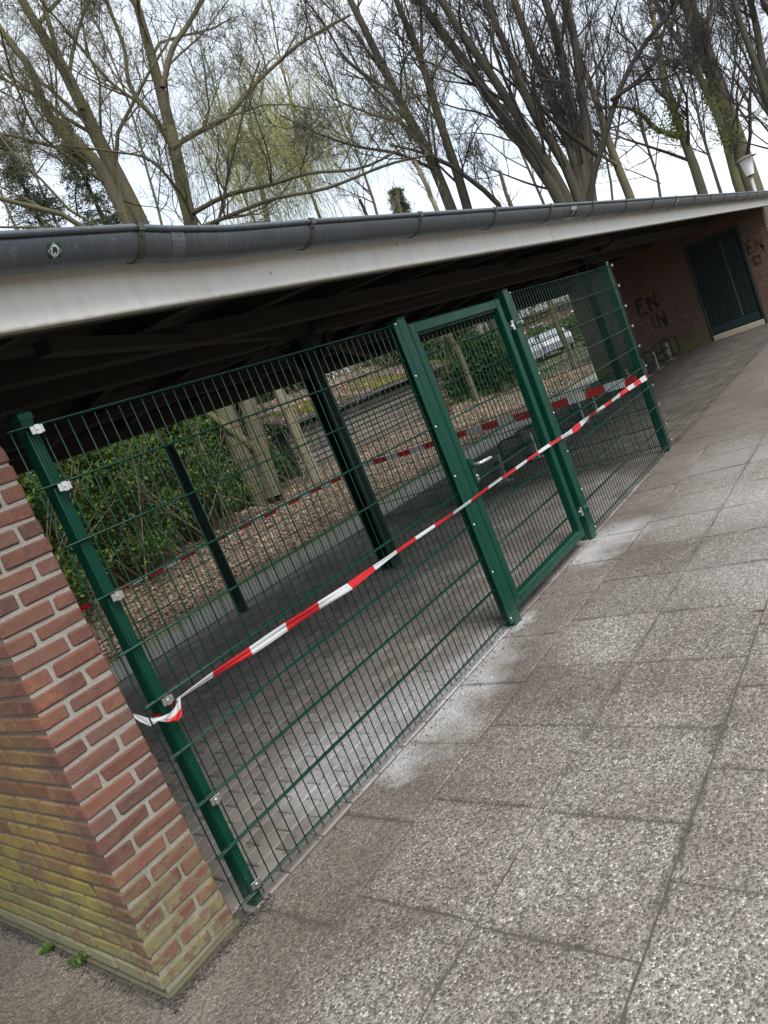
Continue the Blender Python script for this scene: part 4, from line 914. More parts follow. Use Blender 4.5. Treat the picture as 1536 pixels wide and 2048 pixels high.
tree('bare_tree', 'twin-trunked bare tree behind the cage, its mossy stems rising above the gutter at left', 13.6, [
    ([(515,1000),(478,900),(450,810),(400,700),(340,570),(283,455),(215,322),(185,260),(165,220),(135,155),(115,95),(75,55),(45,0),(20,-60)], 44, 14, 0.6),
    ([(550,995),(521,900),(497,800),(455,640),(418,540),(390,452),(360,320),(345,250),(325,200),(310,135),(295,85),(280,25),(272,0),(255,-70)], 38, 13, 0.8),
    ([(262,455),(200,330),(175,305),(115,250),(85,210),(65,135),(30,95),(0,50),(-40,0)], 26, 10, -0.6),
    ([(165,220),(150,175),(120,100),(100,30),(90,0),(75,-60)], 12, 7, 0.4),
    ([(140,260),(125,300),(60,285),(0,270),(-60,280)], 7, 4, -1.5), ([(230,380),(150,330),(80,265),(20,150),(0,60)], 7, 4, -2),
    ([(325,175),(350,100),(380,45),(405,0),(425,-60)], 12, 7, 0.6), ([(340,300),(370,285),(450,235),(500,185),(530,145),(600,95),(700,30)], 12, 5, 1.0),
    ([(330,260),(280,200),(255,165),(250,100),(215,0),(200,-50)], 10, 6, -0.6), ([(345,300),(300,225),(210,170),(120,55),(80,0)], 8, 4, -1.2),
    ([(383,428),(450,385),(540,370),(620,355),(725,340),(800,300)], 10, 4, -2.0), ([(391,460),(450,440),(550,395),(650,380),(780,335),(860,310)], 9, 4, -2.5),
    ([(405,500),(432,460),(465,320),(480,260),(495,190),(520,120)], 7, 3, -1.6), ([(386,440),(362,385),(330,330),(290,300),(215,300),(120,290)], 7, 3, -2.2)],
    'mossy', 'mossy', base=(tb[0], tb[1], 0), dens=(9, 6, 4, 4), wander=0.2, root=False, rmin=0.0040)
tree('bare_tree', 'dark leaning tree with two long stems left of the many-stemmed clump', 24, [
    ([(905,425),(883,370),(848,295),(813,225),(778,155),(740,80),(700,0),(675,-50)], 22.4, 11.2, 0.5),
    ([(935,420),(908,330),(888,270),(863,185),(843,125),(833,90),(793,0),(775,-50)], 19.2, 10.5, -0.5),
    ([(870,340),(800,300),(720,290),(640,270),(560,230)], 7.2, 3, -3), ([(843,125),(838,60),(845,0),(850,-40)], 7.2, 3.8, 0.5), ([(800,190),(760,180),(690,120),(640,40),(610,0)], 7.2, 3, -1.5),
    ([(1010,410),(960,380),(900,330),(840,300),(780,290)], 11.2, 4.5, -2)],
    'grey', 'grey', dens=(14, 7, 5, 3), wander=0.2)
tree('bare_tree', 'many-stemmed bare tree fanning out above the gutter right of centre', 23, [
    ([(1128,405),(1088,350),(1048,295),(1018,240),(978,195),(933,130),(888,65),(843,0),(815,-40)], 27.2, 13.5, 1.0),
    ([(1140,405),(1108,345),(1068,280),(1028,215),(983,150),(933,85),(878,0),(855,-40)], 24, 12, -0.5),
    ([(1160,400),(1118,295),(1068,240),(1038,150),(1008,90),(973,0),(955,-50)], 20.8, 11.2, 0.4),
    ([(1168,400),(1153,300),(1113,220),(1078,140),(1048,65),(1028,0),(1010,-50)], 24, 12.8, 0.8),
    ([(1173,400),(1163,300),(1138,215),(1123,125),(1113,65),(1088,0),(1070,-50)], 22.4, 13.5, 0.0),
    ([(1183,405),(1178,280),(1163,200),(1153,110),(1138,30),(1128,0),(1115,-50)], 20.8, 12, -0.6)],
    'grey', 'grey', dens=(13, 7, 4, 3), wander=0.17, up=0.35)
tree('bare_tree', 'thin dark forked tree leaning right in front of the many-stemmed clump', 17, [
    ([(1168,400),(1193,310),(1208,250),(1223,200),(1258,135),(1293,80),(1333,40),(1363,0),(1385,-40)], 14.4, 6, 0.5),
    ([(1223,200),(1273,170),(1313,110),(1333,50),(1350,0)], 8.8, 4.5, -0.5), ([(1193,310),(1130,260),(1090,225),(1070,190),(1065,150),(1085,100)], 9.6, 4.5, -0.8), ([(1223,200),(1290,165),(1330,160),(1380,130)], 5.6, 2.2, -1)],
    'dark', 'dark', dens=(8, 5, 3, 3), wander=0.25, root=False)
tree('bare_tree', 'slim bare tree just right of the many-stemmed clump', 26, [
    ([(1262,395),(1233,330),(1213,270),(1193,185),(1168,150),(1140,60),(1125,0)], 17.6, 7.5, 0.5), ([(1233,330),(1180,300),(1150,290)], 6.4, 3, -1)],
    'mossy', 'grey', dens=(14, 7, 5, 3))
tree('bare_tree', 'crooked bare tree with green ivy on its bent trunk', 27, [
    ([(1405,390),(1388,325),(1358,270),(1353,220),(1328,175),(1318,100),(1300,0),(1290,-40)], 19.2, 8.2, 0.5), ([(1358,275),(1308,260),(1278,225),(1243,210),(1200,215)], 10.4, 4.5, -1), ([(1353,220),(1370,150),(1365,90),(1385,20)], 8, 3.8, 0.5)],
    'mossy', 'grey', dens=(13, 6, 4, 2), wander=0.24)
tree('bare_tree', 'thick mossy tree trunk behind the street lamp', 30, [
    ([(1508,385),(1478,300),(1453,235),(1433,150),(1398,65),(1373,0),(1350,-60)], 36.8, 22.5, 0.5), ([(1478,385),(1443,250),(1408,175),(1368,100),(1328,30),(1310,0)], 17.6, 7.5, 0.8), ([(1440,180),(1420,100),(1415,40),(1430,-20)], 9.6, 5.2, -0.5)],
    'mossy', 'grey', dens=(14, 7, 5, 3))
tree('bare_tree', 'bare tree at the right edge of the picture', 24, [
    ([(1570,390),(1560,280),(1536,180),(1518,75),(1498,0),(1485,-50)], 16, 10.5, 0.5), ([(1580,380),(1550,260),(1513,130),(1488,65),(1468,0),(1455,-50)], 14.4, 9, -0.5), ([(1600,120),(1560,60),(1536,20),(1510,-30)], 12.8, 7.5, 0)],
    'grey', 'grey', dens=(14, 7, 5, 3))
tree('bare_tree', 'far bare tree between the two leaning stems and the left trunks', 34, [
    ([(640,440),(600,330),(590,230),(560,120),(540,0)], 6.4, 3, 1), ([(760,430),(720,330),(690,230),(640,110),(600,0)], 5.6, 3, -1), ([(500,440),(470,330),(440,200),(400,80)], 4.8, 2.2, 1)],
    'mossy', 'grey', dens=(15, 7, 5, 2), rmin=0.009)
tree('bare_tree', 'far bare tree filling the sky behind the many-stemmed clump', 38, [
    ([(1090,410),(1040,300),(1000,180),(950,60),(930,0)], 5.6, 3, 1), ([(1330,390),(1290,280),(1270,150),(1240,30)], 5.6, 3, -1), ([(1230,400),(1200,260),(1190,120),(1170,0)], 4.8, 2.2, 0)],
    'grey', 'grey', dens=(15, 7, 5, 2), rmin=0.010)
tree('bare_tree', 'far bare tree in the top right corner behind the lamp', 40, [
    ([(1440,380),(1400,260),(1380,150),(1340,0)], 6.4, 3, 1), ([(1600,370),(1540,240),(1500,130),(1440,0)], 6.4, 3, -1)],
    'grey', 'grey', dens=(16, 6, 4, 2), rmin=0.010)
tree('bare_tree', 'far bare tree in the top left corner', 32, [
    ([(120,460),(60,330),(30,200),(-30,80)], 6.4, 3, 1), ([(330,455),(290,330),(260,200),(200,60),(170,0)], 5.6, 3, -1), ([(30,460),(-20,330),(-60,200)], 5.6, 3, 0)],
    'mossy', 'grey', dens=(15, 7, 5, 2), rmin=0.009)

# ivy leaves on the crooked trunk
IVY = leaf_mat('ivy_leaf', [(0.02, 0.055, 0.015), (0.04, 0.085, 0.025), (0.065, 0.12, 0.035)]); SPRING = leaf_mat('spring_leaf', [(0.09, 0.13, 0.03), (0.14, 0.18, 0.045), (0.19, 0.21, 0.07)])
def leaves_on_line(pts, D, rad, n, size):
    L = resample(px_line(pts, D), 60); P = L[RNG.integers(0, 60, n)] + RNG.normal(0, rad, (n, 3)); return leaf_quads(P, size)
V, F = join([leaves_on_line([(1358,270),(1353,220),(1340,190)], 27, 0.22, 900, 0.10), leaves_on_line([(1358,275),(1308,260),(1278,235)], 26.6, 0.16, 500, 0.09), leaves_on_line([(1408,175),(1443,250),(1470,300)], 29.5, 0.22, 600, 0.11)])
tag(np_mesh('ivy', V, F, SPRING), 'bright green ivy clinging to the crooked trunks at upper right', 'ivy')

# weeping birch: pale yellow-green hanging shoots
wb = at_d(520, 460, 33); t = thing('weeping_tree', 'pale yellow-green weeping tree behind the left trunks', 'tree', (wb[0], wb[1], 0))
Ls = [px_line([(540,470),(515,330),(500,230),(500,150)], 33), px_line([(520,350),(560,260),(580,200)], 33, 1), px_line([(510,300),(470,240),(455,190)], 33, -1), px_line([(520,330),(600,280),(650,240)], 33, -1)]
V, F = join([batch_tubes(resample(L, 8)[None], np.linspace(0.16 if i == 0 else 0.07, 0.03, 8)[None], 6) for i, L in enumerate(Ls)])
tr = batch_tubes(np.array([[[wb[0], wb[1], 0.2], wb*np.array([1,1,0.5]), Ls[0][0]]]), np.array([[0.25, 0.2, 0.16]]), 8); V, F = join([(V, F), tr]); np_mesh('trunk', V, F, BARK['pale'], t)
n = 3400; base = np.concatenate([resample(L, 80) for L in Ls]); s0 = base[RNG.integers(0, len(base), n)] + RNG.normal(0, 1, (n, 3))*np.array([1.6, 1.6, 1.2])
P = np.empty((n, K, 3)); P[:, 0] = s0; d = norm(RNG.normal(0, 1, (n, 3))*np.array([1,1,0.2]) + np.array([0,0,0.1])); L = RNG.uniform(0.9, 2.6, n)
for s in range(1, K): d = norm(d + np.array([0, 0, -0.75]) + RNG.normal(0, 0.1, (n, 3))); P[:, s] = P[:, s-1] + d*(L/(K-1))[:, None]
V, F = batch_tubes(P, np.full((n, K), 0.007), 3); P2 = P.reshape(-1, 3); P2 = P2[RNG.integers(0, len(P2), 13000)] + RNG.normal(0, 0.05, (13000, 3)); V2, F2 = leaf_quads(P2, 0.05)
V, F = join([(V, F), (V2, F2)]); np_mesh('crown', V, F, leaf_mat('birch_catkin', [(0.28, 0.28, 0.09), (0.40, 0.40, 0.15), (0.50, 0.49, 0.22)]), t)

# spruces
NEEDLE = leaf_mat('spruce_needles', [(0.035, 0.05, 0.03), (0.06, 0.08, 0.045), (0.085, 0.105, 0.06)])
def spruce(px, py_top, D, w, label):
    b = at_d(px, py_top, D); H = b[2]; b[2] = 0; t = thing('spruce_tree', label, 'tree', b, 'spruce trees behind the shelter')
    mb = MB(); mb.tube([b, b+np.array([0.05, 0, H*0.6]), b+np.array([0, 0, H])], [0.22, 0.13, 0.02], 8); obj('trunk', mb, BARK['dark'], t)
    n = 420; h = RNG.uniform(0.3, 0.99, n); az = RNG.uniform(0, 2*math.pi, n); L = (1-h)*H*w+0.25
    P = np.empty((n, K, 3)); P[:, 0] = b + np.stack([0*h, 0*h, h*H], -1); d = np.stack([np.cos(az), np.sin(az), 0.15+0*az], -1)
    for s in range(1, K): d = norm(d + np.array([0, 0, -0.16 if s < 4 else 0.12])); P[:, s] = P[:, s-1] + d*(L/(K-1))[:, None]
    parts = [batch_tubes(P, np.full((n, K), 0.012), 3)]
    pi = RNG.integers(0, n, 20000); u = RNG.uniform(0.15, 1, 20000)*(K-1.001); i = u.astype(int); f = (u-i)[:, None]; q = P[pi, i]*(1-f)+P[pi, i+1]*f
    q = q + RNG.normal(0, 1, (20000, 3))*np.array([0.12, 0.12, 0.06]) - np.array([0, 0, 0.07]); parts.append(leaf_quads(q, 0.19, aspect=0.2))
    V, F = join(parts); np_mesh('crown', V, F, NEEDLE, t)
spruce(110, 225, 27, 0.26, 'dark spruce at the far left behind the mossy stems'); spruce(-5, 260, 29, 0.28, 'dark spruce at the left edge of the picture'); spruce(785, 372, 36, 0.12, 'small dark spruce top just above the gutter near the middle')

# hedge of conifers behind the path, bare shoots in front
HEDGE = leaf_mat('conifer_hedge', [(0.03, 0.075, 0.016), (0.07, 0.14, 0.026), (0.13, 0.20, 0.04), (0.05, 0.095, 0.024)])
def shrub(x, y, rx, ry, h, n, label, mat_, size, name='conifer_shrub', cat='shrub', group='evergreen shrubs behind the path', aspect=0.45):
    z0 = float(bank(x, y)); t = thing(name, label, cat, (x, y, z0), group)
    m_ = 46; az = RNG.uniform(0, 6.28, m_); P = np.empty((m_, K, 3)); P[:, 0] = np.array([x, y, z0]) + RNG.normal(0, 0.14, (m_, 3))*np.array([1,1,0]); d = norm(np.stack([np.cos(az)*0.45, np.sin(az)*0.45, 1+0*az], -1))
    for s in range(1, K): d = norm(d + RNG.normal(0, 0.16, (m_, 3))); P[:, s] = P[:, s-1] + d*(h*RNG.uniform(0.14, 0.2, m_))[:, None]
    V, F = batch_tubes(P, np.linspace(0.022, 0.006, K)[None].repeat(m_, 0), 4); np_mesh('stem', V, F, TWIG['mossy'], t)
    c = []
    for k in range(70):      # uneven sprays
        a, hh = random.uniform(0, 6.28), random.uniform(0.06, 1.0)**0.8; rr = random.uniform(0.45, 1.0)*(1.05-0.55*hh)
        c.append((x+rx*rr*math.cos(a), y+ry*rr*math.sin(a), z0+h*hh, random.uniform(0.10, 0.26)))
    c = np.array(c); ci = RNG.integers(0, len(c), n); P = c[ci, :3] + RNG.normal(0, 1, (n, 3))*c[ci, 3:4]*np.array([1, 1, 0.75])
    P[:, 2] = np.maximum(P[:, 2], z0+0.03); V, F = leaf_quads(P, size, aspect=aspect); np_mesh('crown', V, F, mat_, t)
for i, (x, y, rx, h, lb) in enumerate(((1.2, 7.0, 0.9, 2.6, 'evergreen shrub seen just right of the brick wall edge'), (2.9, 7.2, 1.0, 2.9, 'yellowish green conifer shrub behind the near post'), (4.4, 7.5, 1.0, 2.8, 'conifer shrub left of the slim back fence post'), (6.0, 7.9, 1.0, 2.6, 'dark conifer shrub behind the slim back fence post'), (3.6, 8.8, 1.2, 3.4, 'taller conifer shrub behind the front row'), (7.6, 9.3, 0.9, 2.5, 'ragged conifer shrub left of the twin pale trunks'))):
    shrub(x, y, rx, 0.8, h, 13000, lb, HEDGE, 0.085)
for i, (x, y, rx, h, lb) in enumerate(((8.9, 9.6, 0.55, 3.0, 'ivy mass between the pale trunks'), (6.6, 10.4, 1.2, 3.2, 'ivy bush behind the thin leaning trunk'), (13.6, 12.4, 1.5, 3.6, 'ivy bush rising behind the shed roof'), (17.8, 8.2, 0.9, 1.6, 'low ivy bush right of the shed'), (17.5, 10.5, 1.3, 3.6, 'ivy covered bush seen through the gate'), (19.5, 12.8, 1.4, 4.2, 'tall ivy bush behind the gate'), (22.5, 11.8, 1.2, 3.2, 'dark ivy bush seen at the top right of the gate'), (25, 6.9, 1.0, 2.0, 'low ivy bush right of the gate post'))):
    shrub(x, y, rx, 0.9, h, 8000, lb, IVY, 0.11, 'ivy_bush', 'bush', 'ivy bushes in the wood', 0.8)
def shoots(n, fx, fy, h, r, mat_, name, label, lean=0.22):
    x, y = fx(n), fy(n); kk = (y-CAM[1])/(x-CAM[0]+1e-6); ok = ~((kk > 0.375) & (kk < 0.505) & (x > 12)); x, y = x[ok], y[ok]; n = len(x)     # the gap that opens on the street
    P = np.empty((n, K, 3)); P[:, 0] = np.stack([x, y, bank(x, y)], -1); d = norm(RNG.normal(0, lean, (n, 3)) + np.array([0, 0, 1.0])); H = RNG.uniform(h*0.4, h, n)
    for s in range(1, K): d = norm(d + RNG.normal(0, 0.09, (n, 3)) + np.array([0,0,0.05])); P[:, s] = P[:, s-1] + d*(H/(K-1))[:, None]
    R = RNG.uniform(r*0.4, r, n)[:, None]*np.linspace(1, 0.4, K)[None]; parts = [batch_tubes(P, R, 4)]
    P2, R2 = grow(P, R, 5, (0.12, 0.35), 0.6, 0.2, 0.2, rr=0.55, rmin=0.003, lmax=1.2); parts.append(batch_tubes(P2, R2, 3))
    V, F = join(parts); o = np_mesh(name, V, F, mat_, kind='stuff'); return tag(o, label, 'undergrowth')
U = RNG.uniform
shoots(60, lambda n: U(0.5, 9, n), lambda n: U(6.3, 7.4, n), 2.6, 0.012, TWIG['pale'], 'bare_shoots', 'thin bare shoots standing in front of the evergreen shrubs', 0.4)
shoots(900, lambda n: U(12, 40, n), lambda n: U(9.5, 26, n), 5.5, 0.030, TWIG['pale'], 'saplings', 'dense thicket of thin bare saplings behind the cage')
shoots(500, lambda n: U(4, 26, n), lambda n: U(12, 24, n), 7, 0.035, TWIG['mossy'], 'saplings', 'taller brown thicket deep in the wood')
shoots(350, lambda n: U(30, 60, n), lambda n: U(8, 30, n), 6, 0.04, TWIG['mossy'], 'saplings', 'distant brown thicket at the right of the wood')
n = 26000; x, y = U(6, 60, n), U(17, 34, n); P = np.stack([x, y, 0.3 + U(0, 1, n)**1.4*5.5], -1); V, F = leaf_quads(P, 0.26)
tag(np_mesh('far_wood', V, F, leaf_mat('far_foliage', [(0.07, 0.075, 0.03), (0.11, 0.10, 0.05), (0.14, 0.125, 0.06), (0.06, 0.075, 0.03)]), kind='stuff'), 'far mass of brown and olive woodland behind everything', 'wood')
# single trunks standing in the wood, seen under the roof
def pole_tree(px, py, h, r, bark, label, lean=(0, 0), y=None, D=None):
    b = at_y(px, py, y) if y else at_d(px, py, D); b[2] = float(bank(b[0], b[1])); t = thing('woodland_tree', label, 'tree', b, 'single trees in the wood behind the path')
    P = np.array([b + np.array([lean[0]*s, lean[1]*s, s])*1.0 + np.array([RNG.normal(0, .03), RNG.normal(0, .03), 0]) for s in np.linspace(-0.1, h, 10)]); R = np.interp(np.linspace(0, 1, 10), [0, 0.06, 0.2, 1], [r*1.35, r*1.1, r, r*0.55])
    V, F = batch_tubes(P[None], R[None], 12); o = np_mesh('trunk', V, F, BARK[bark], t); o.data.polygons.foreach_set('use_smooth', [True]*len(o.data.polygons))
    P1, R1 = grow(resample(P[5:], K)[None], np.linspace(r*0.8, r*0.5, K)[None], 12, (0.2, 0.5), 0.7, 0.3, 0.15, rr=0.4, rmin=0.012, lmax=3); P2, R2 = grow(P1, R1, 5, (0.3, 0.6), 0.7, 0.2, 0.2, rmin=0.008, lmax=1.5)
    V, F = join([batch_tubes(P1, R1, 5), batch_tubes(P2, R2, 3)]); np_mesh('crown', V, F, TWIG['pale'], t)
pole_tree(635, 965, 5.2, 0.13, 'pale', 'slim pale trunk in front of the shed corner', (-0.02, 0.0), y=8.3)
pole_tree(432, 1042, 4.8, 0.07, 'mossy', 'thin leaning trunk left of the twin pale trunks', (0.0, 0.08), y=8.0); pole_tree(462, 1030, 4.6, 0.05, 'pale', 'thinnest pale trunk beside the leaning one', (0.02, 0.04), y=8.2)
pole_tree(1012, 790, 7, 0.10, 'pale', 'pale trunk seen at the upper right corner of the gate', (-0.02, 0.0), D=21); pole_tree(1150, 735, 7, 0.10, 'mossy', 'mossy trunk seen through the fence bay beyond the gate', (0.0, 0.03), D=24); pole_tree(905, 850, 6, 0.07, 'dark', 'dark slender trunk seen in the middle of the gate', (0.01, 0.03), D=19); pole_tree(960, 815, 6, 0.08, 'mossy', 'brown trunk behind the gate, left of the pale one', (0.0, 0.02), D=20)

# leaf litter and low green cover
LIT = leaf_mat('dead_leaves', [(0.17, 0.11, 0.075), (0.34, 0.245, 0.18), (0.47, 0.36, 0.29), (0.58, 0.47, 0.39), (0.24, 0.165, 0.115), (0.42, 0.30, 0.225)])
n = 70000; x, y = U(-1, 24, n), 5.5 + U(0, 1, n)**1.3*7.5; edge = 5.55 + 0.18*np.sin(1.7*x) + 0.1*np.sin(4.1*x); y = np.maximum(y, edge+U(0, .3, n)); P = np.stack([x, y, bank(x, y)+U(0.0, 0.03, n)], -1); V, F = leaf_quads(P, 0.072, flat=0.82, aspect=0.62)
tag(np_mesh('leaf_litter', V, F, LIT, kind='stuff'), 'pinkish brown carpet of fallen leaves behind the path', 'leaf litter')
n = 22000; x, y = U(8, 55, n), U(5.7, 15, n); keep = (np.sin(0.8*x)+np.sin(1.3*y+0.5*x) > 0.2) & (x > 12+0*y); x, y = x[keep], y[keep]; P = np.stack([x, y, bank(x, y)+U(0.02, 0.22, len(x))], -1); V, F = leaf_quads(P, 0.12, aspect=0.4, up=(0, 0, 0.7))
tag(np_mesh('ground_cover', V, F, leaf_mat('green_cover', [(0.07, 0.10, 0.02), (0.13, 0.16, 0.04), (0.19, 0.20, 0.06)]), kind='stuff'), 'yellow-green low plants on the wood floor', 'ground cover')

# ================================================================== SHED BEHIND THE PATH
sd_ = thing('shed', 'low weathered plank shed with leaf strewn roof behind the cage', 'shed', (13, 10, 0.2))
SX0, SX1, SY, SZ = 10.25, 17.2, 9.4, 1.745
shed_wood = wood_mat('shed_plank', (0.10, 0.085, 0.07), (0.24, 0.21, 0.18), (1.5, 20, 25))
mb = MB(); mb.box(SX0+0.03, SX1-0.03, SY+0.04, SY+1.5, 0.0, SZ-0.05); obj('wall', mb, simple('shed_core', (0.03, 0.026, 0.022), 0.9), sd_)
z = 0.50
while z < SZ-0.12:
    x = SX0
    while x < SX1-0.1:
        L = min(random.uniform(1.4, 2.6), SX1-x); mb = MB(); mb.box(x, x+L-0.012, SY-random.uniform(0, .025), SY+0.039, z, z+0.105+random.uniform(-.012, .008), bev=0.006); obj('plank', mb, shed_wood, sd_); x += L
    z += 0.128
mb = MB(); mb.V += [(SX0-.2,SY-.3,SZ),(SX1+.2,SY-.3,SZ),(SX1+.2,SY+1.9,SZ+0.75),(SX0-.2,SY+1.9,SZ+0.75),(SX0-.2,SY-.3,SZ+.07),(SX1+.2,SY-.3,SZ+.07),(SX1+.2,SY+1.9,SZ+0.82),(SX0-.2,SY+1.9,SZ+0.82)]
for fc in ((3,2,1,0),(4,5,6,7),(0,1,5,4),(1,2,6,5),(2,3,7,6),(3,0,4,7)): mb.F.append(fc); mb.M.append(0)
rf = obj('roof', mb, simple('shed_roof', (0.09, 0.085, 0.08), 0.9, 0.3, 3), sd_)
n = 9000; x, v = U(SX0-.2, SX1+.2, n), U(0, 1, n); P = np.stack([x, SY-.3+2.2*v, SZ+.085+.75*v+U(0, .02, n)], -1); V, F = leaf_quads(P, 0.08, flat=0.7); np_mesh('fallen_leaves', V, F, LIT, rf, kind='stuff')
n = 6000; x, v = U(SX0-.2, SX1+.2, n), U(0, 0.55, n)**1.2; keep = np.sin(2.3*x)+np.sin(5.1*x+9*v) > 0.1; P = np.stack([x, SY-.3+2.2*v, SZ+.09+.75*v+U(0, .05, n)], -1)[keep]; V, F = leaf_quads(P, 0.06); np_mesh('moss', V, F, leaf_mat('roof_moss', [(0.16, 0.18, 0.03), (0.25, 0.25, 0.05), (0.33, 0.31, 0.07)]), rf, kind='stuff')

# ================================================================== HOUSE AND CAR BEYOND THE WOOD
def local(par, name, mb, m, smooth=False):
    o = bpy.data.objects.new(name, mb.mesh(name, m if isinstance(m, list) else [m], smooth)); COL.objects.link(o); o.parent = par; return o
hp = at_z(1100, 668, 0.0); hd = at_d(1100, 640, 54); hs = thing('house', 'brick house with grey tiled roof and white verge beyond the wood', 'house', (hd[0], hd[1], 0)); hs.rotation_euler = (0, 0, math.radians(-42))
hb = wallbrick_mat('house_brick', (0.33, 0.15, 0.11), (0.26, 0.12, 0.09), (0.35, 0.32, 0.28), False, 0.6)
mb = MB(); mb.box(-7, 7, 0, 8, 0, 3.4); mb.poly([(-7,0,3.4),(-7,8,3.4),(-7,4,6.6)]); mb.poly([(7,0,3.4),(7,4,6.6),(7,8,3.4)]); local(hs, 'wall', mb, hb)
mb = MB()
for y0, z0, y1, z1 in ((-.5, 3.05, 4, 6.7), (8.5, 3.05, 4, 6.7)):
    mb.quad((-7.4,y0,z0), (7.4,y0,z0), (7.4,y1,z1), (-7.4,y1,z1)); mb.quad((-7.4,y0,z0+.15), (7.4,y0,z0+.15), (7.4,y1,z1+.15), (-7.4,y1,z1+.15))
hr = local(hs, 'roof', mb, simple('grey_tiles', (0.17, 0.165, 0.17), 0.8, 0.25, 4))
for xx in (-7.45, 7.40):
    for y0, y1 in ((-.55, 4), (8.55, 4)):
        mb = MB(); mb.V += [(xx,y0,2.9),(xx+.06,y0,2.9),(xx+.06,y1,6.62),(xx,y1,6.62),(xx,y0,3.25),(xx+.06,y0,3.25),(xx+.06,y1,6.95),(xx,y1,6.95)]
        for fc in ((3,2,1,0),(4,5,6,7),(0,1,5,4),(1,2,6,5),(2,3,7,6),(3,0,4,7)): mb.F.append(fc); mb.M.append(0)
        o = bpy.data.objects.new('verge_board', mb.mesh('verge_board', [MAT['wpaint']])); COL.objects.link(o); o.parent = hr
for xx in (-4.6, -1.2, 2.4, 5.2):
    mb = MB(); mb.box(xx-.65, xx+.65, -.04, .02, 0.9, 2.3); w_ = local(hs, 'window', mb, MAT['wpaint']); mb = MB(); mb.box(xx-.55, xx+.55, -.05, -.042, 1.0, 2.2); o = bpy.data.objects.new('pane', mb.mesh('pane', [simple('window_glass', (0.03, 0.035, 0.04), 0.1)])); COL.objects.link(o); o.parent = w_
def car(cx_, cy_, yaw, label):
    c = thing('parked_car', label, 'car', (cx_, cy_, 0.05), 'cars parked beyond the wood'); c.rotation_euler = (0, 0, yaw)
    prof = [(-2.1,.35),(-2.12,.75),(-1.95,1.0),(-1.5,1.08),(-0.9,1.48),(0.55,1.50),(1.2,1.05),(1.9,.92),(2.12,.7),(2.12,.35)]
    mb = MB(); A = [(p[0], -.85 if p[1] < 1.1 else -.66, p[1]) for p in prof]; B = [(p[0], .85 if p[1] < 1.1 else .66, p[1]) for p in prof]; mb.poly(A); mb.poly(B[::-1])
    for i in range(len(A)): mb.quad(A[i], B[i], B[(i+1) % len(A)], A[(i+1) % len(A)])
    local(c, 'body', mb, simple('white_car_paint', (0.30, 0.325, 0.36), 0.25, 0.05)); gl = simple('car_glass', (0.02, 0.022, 0.025), 0.08)
    for s_ in (-1, 1):
        for xa, xb in ((-1.25, -.3), (-.22, .85)):
            mb = MB(); mb.quad((xa,s_*.865,1.06), (xb,s_*.865,1.06), (min(xb,.5),s_*.72,1.42), (max(xa,-.85),s_*.72,1.42)); local(c, 'side_window', mb, gl)
        for xx in (-1.3, 1.3):
            mb = MB(); mb.tube([(xx,s_*.7,.32), (xx,s_*.88,.32)], .32, 16); w_ = local(c, 'wheel', mb, MAT['black']); mb = MB(); mb.tube([(xx,s_*.87,.32), (xx,s_*.89,.32)], .19, 12); o = bpy.data.objects.new('rim', mb.mesh('rim', [MAT['alu']])); COL.objects.link(o); o.parent = w_
        mb = MB(); mb.box(2.09, 2.135, s_*.62-.18, s_*.62+.18, .66, .80, bev=.01); local(c, 'headlight', mb, MAT['silver'])
    mb = MB(); mb.quad((.58,-.62,1.49), (.58,.62,1.49), (1.19,.72,1.08), (1.19,-.72,1.08)); mb.V = [(v[0]+.012, v[1], v[2]+.014) for v in mb.V]; local(c, 'windscreen', mb, gl)
p_ = at_d(1046, 684, 40); car(p_[0], p_[1], math.radians(20), 'pale car half hidden by the gate post'); p_ = at_d(1098, 676, 43); car(p_[0], p_[1], math.radians(35), 'pale car further right beyond the wood')
hx = at_d(1085, 668, 46); n = 9000; al = U(-9, 9, n); P = np.stack([hx[0] + al*math.cos(-.7) + RNG.normal(0, .5, n), hx[1] + al*math.sin(-.7) + RNG.normal(0, .5, n), U(0.1, 1.9, n)], -1); V, F = leaf_quads(P, 0.2)
hg_ = tag(np_mesh('hedge', V, F, HEDGE), 'clipped green hedge in front of the brick house', 'hedge')

# ================================================================== STREET LAMP
lp = at_x(1496, 335, 21.0); lm = thing('street_lamp', 'street lamp with tapered white lantern and flat cap above the gutter', 'street lamp', (lp[0], lp[1], 0))
mb = MB(); mb.tube([(lp[0], lp[1], 0), (lp[0], lp[1], 1.2), (lp[0], lp[1], lp[2]-.22)], [0.06, 0.05, 0.04], 10); obj('pole', mb, simple('lamp_pole', (0.36, 0.37, 0.38), 0.5, 0.1), lm, smooth=True)
def frust(r0, r1, z0, z1, n=4, rot=math.pi/4):
    mb = MB(); a = [(lp[0]+r0*math.cos(rot+2*math.pi*i/n), lp[1]+r0*math.sin(rot+2*math.pi*i/n), lp[2]+z0) for i in range(n)]; b = [(lp[0]+r1*math.cos(rot+2*math.pi*i/n), lp[1]+r1*math.sin(rot+2*math.pi*i/n), lp[2]+z1) for i in range(n)]
    for i in range(n): mb.quad(a[i], a[(i+1) % n], b[(i+1) % n], b[i])
    mb.poly(a[::-1]); mb.poly(b); return mb
obj('lantern', frust(0.095, 0.16, -.20, .22, 12), simple('opal_glass', (0.74, 0.74, 0.78), 0.3, 0.05), lm); obj('base_ring', frust(0.10, 0.10, -.225, -.202, 12), MAT['black'], lm); obj('lamp_cap', frust(0.28, 0.10, .222, .29, 20), simple('mossy_cap', (0.10, 0.11, 0.05), 0.9, 0.4), lm)

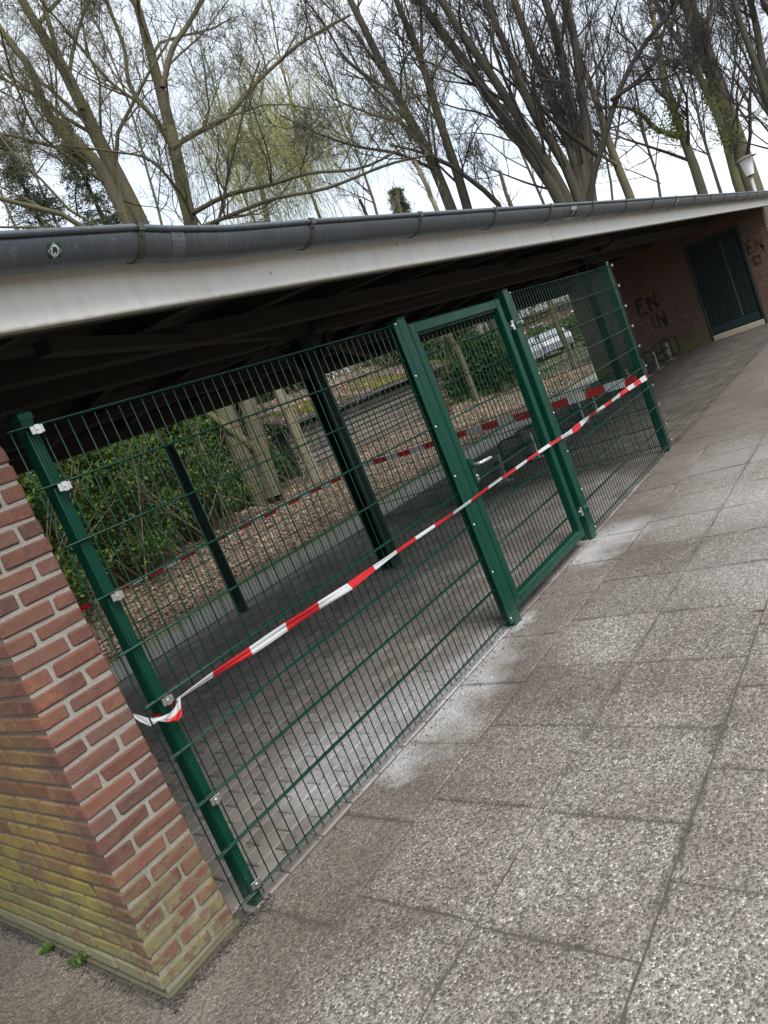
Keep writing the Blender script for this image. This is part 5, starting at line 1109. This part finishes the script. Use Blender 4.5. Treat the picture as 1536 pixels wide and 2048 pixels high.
# ================================================================== SMALL THINGS ON THE GROUND
WEED = leaf_mat('weed_leaf', [(0.06, 0.13, 0.03), (0.12, 0.22, 0.05), (0.16, 0.27, 0.07)])
def weed(px, py, n, size, h, label):
    p = at_z(px, py, 0.0); t = thing('weed', label, 'weed', p, 'weeds at the foot of the brick wall'); P, parts = [], []
    az = U(0, 6.28, n); d = np.stack([np.cos(az), np.sin(az), U(0.5, 1.6, n)], -1); d = norm(d); S = np.stack([p + d*h*s for s in (0, 0.5, 1)], 1); V, F = batch_tubes(S, np.full((n, 3), 0.0012), 3); np_mesh('stem', V, F, WEED, t)
    q = np.concatenate([S[:, 2]]*2 + [S[:, 1]]); V, F = leaf_quads(q + RNG.normal(0, 0.004, q.shape), size, aspect=0.55); np_mesh('leaf', V, F, WEED, t)
weed(97, 1908, 7, 0.030, 0.035, 'small pale weed left of the other at the wall foot'); weed(160, 1932, 26, 0.016, 0.045, 'fine tufted weed at the mossy wall foot')
dl = LIT
for px, py, lb in ((1522, 1217, 'curled tan leaf at the right edge on the slabs'), (1405, 1160, 'tiny dark leaf scrap on the slabs beyond the gate'), (822, 1348, 'small brown leaf on the floor just inside the near fence')):
    p = at_z(px, py, 0.006); V, F = leaf_quads(np.array([p]), 0.06, flat=0.8); tag(np_mesh('fallen_leaf', V, F, dl), lb, 'leaf', 'single fallen leaves')
n = 420; x, y = U(0.2, 5.6, n), U(0.1, 3.9, n); P = np.stack([x, y, U(0.006, 0.014, n)], -1); V, F = leaf_quads(P, 0.022, flat=0.7); tag(np_mesh('leaf_scraps', V, F, dl, kind='stuff'), 'crumbs of dead leaf scattered on the paved floor', 'debris')
n = 2600; x = U(-0.02, 15, n); y = RNG.normal(-0.03, 0.05, n); x[:900] = -0.345 + RNG.normal(0, 0.02, 900); y[:900] = U(-0.05, 2.2, 900); x[900:1300] = U(-0.36, 0.12, 400); y[900:1300] = 0.012 - np.abs(RNG.normal(0, 0.03, 400)); P = np.stack([x, y, U(0.001, 0.008, n)], -1); V, F = leaf_quads(P, 0.013, flat=0.6); tag(np_mesh('dirt_crumbs', V, F, MAT['dirt'], kind='stuff'), 'dark crumbs of soil gathered along the fence foot', 'debris')
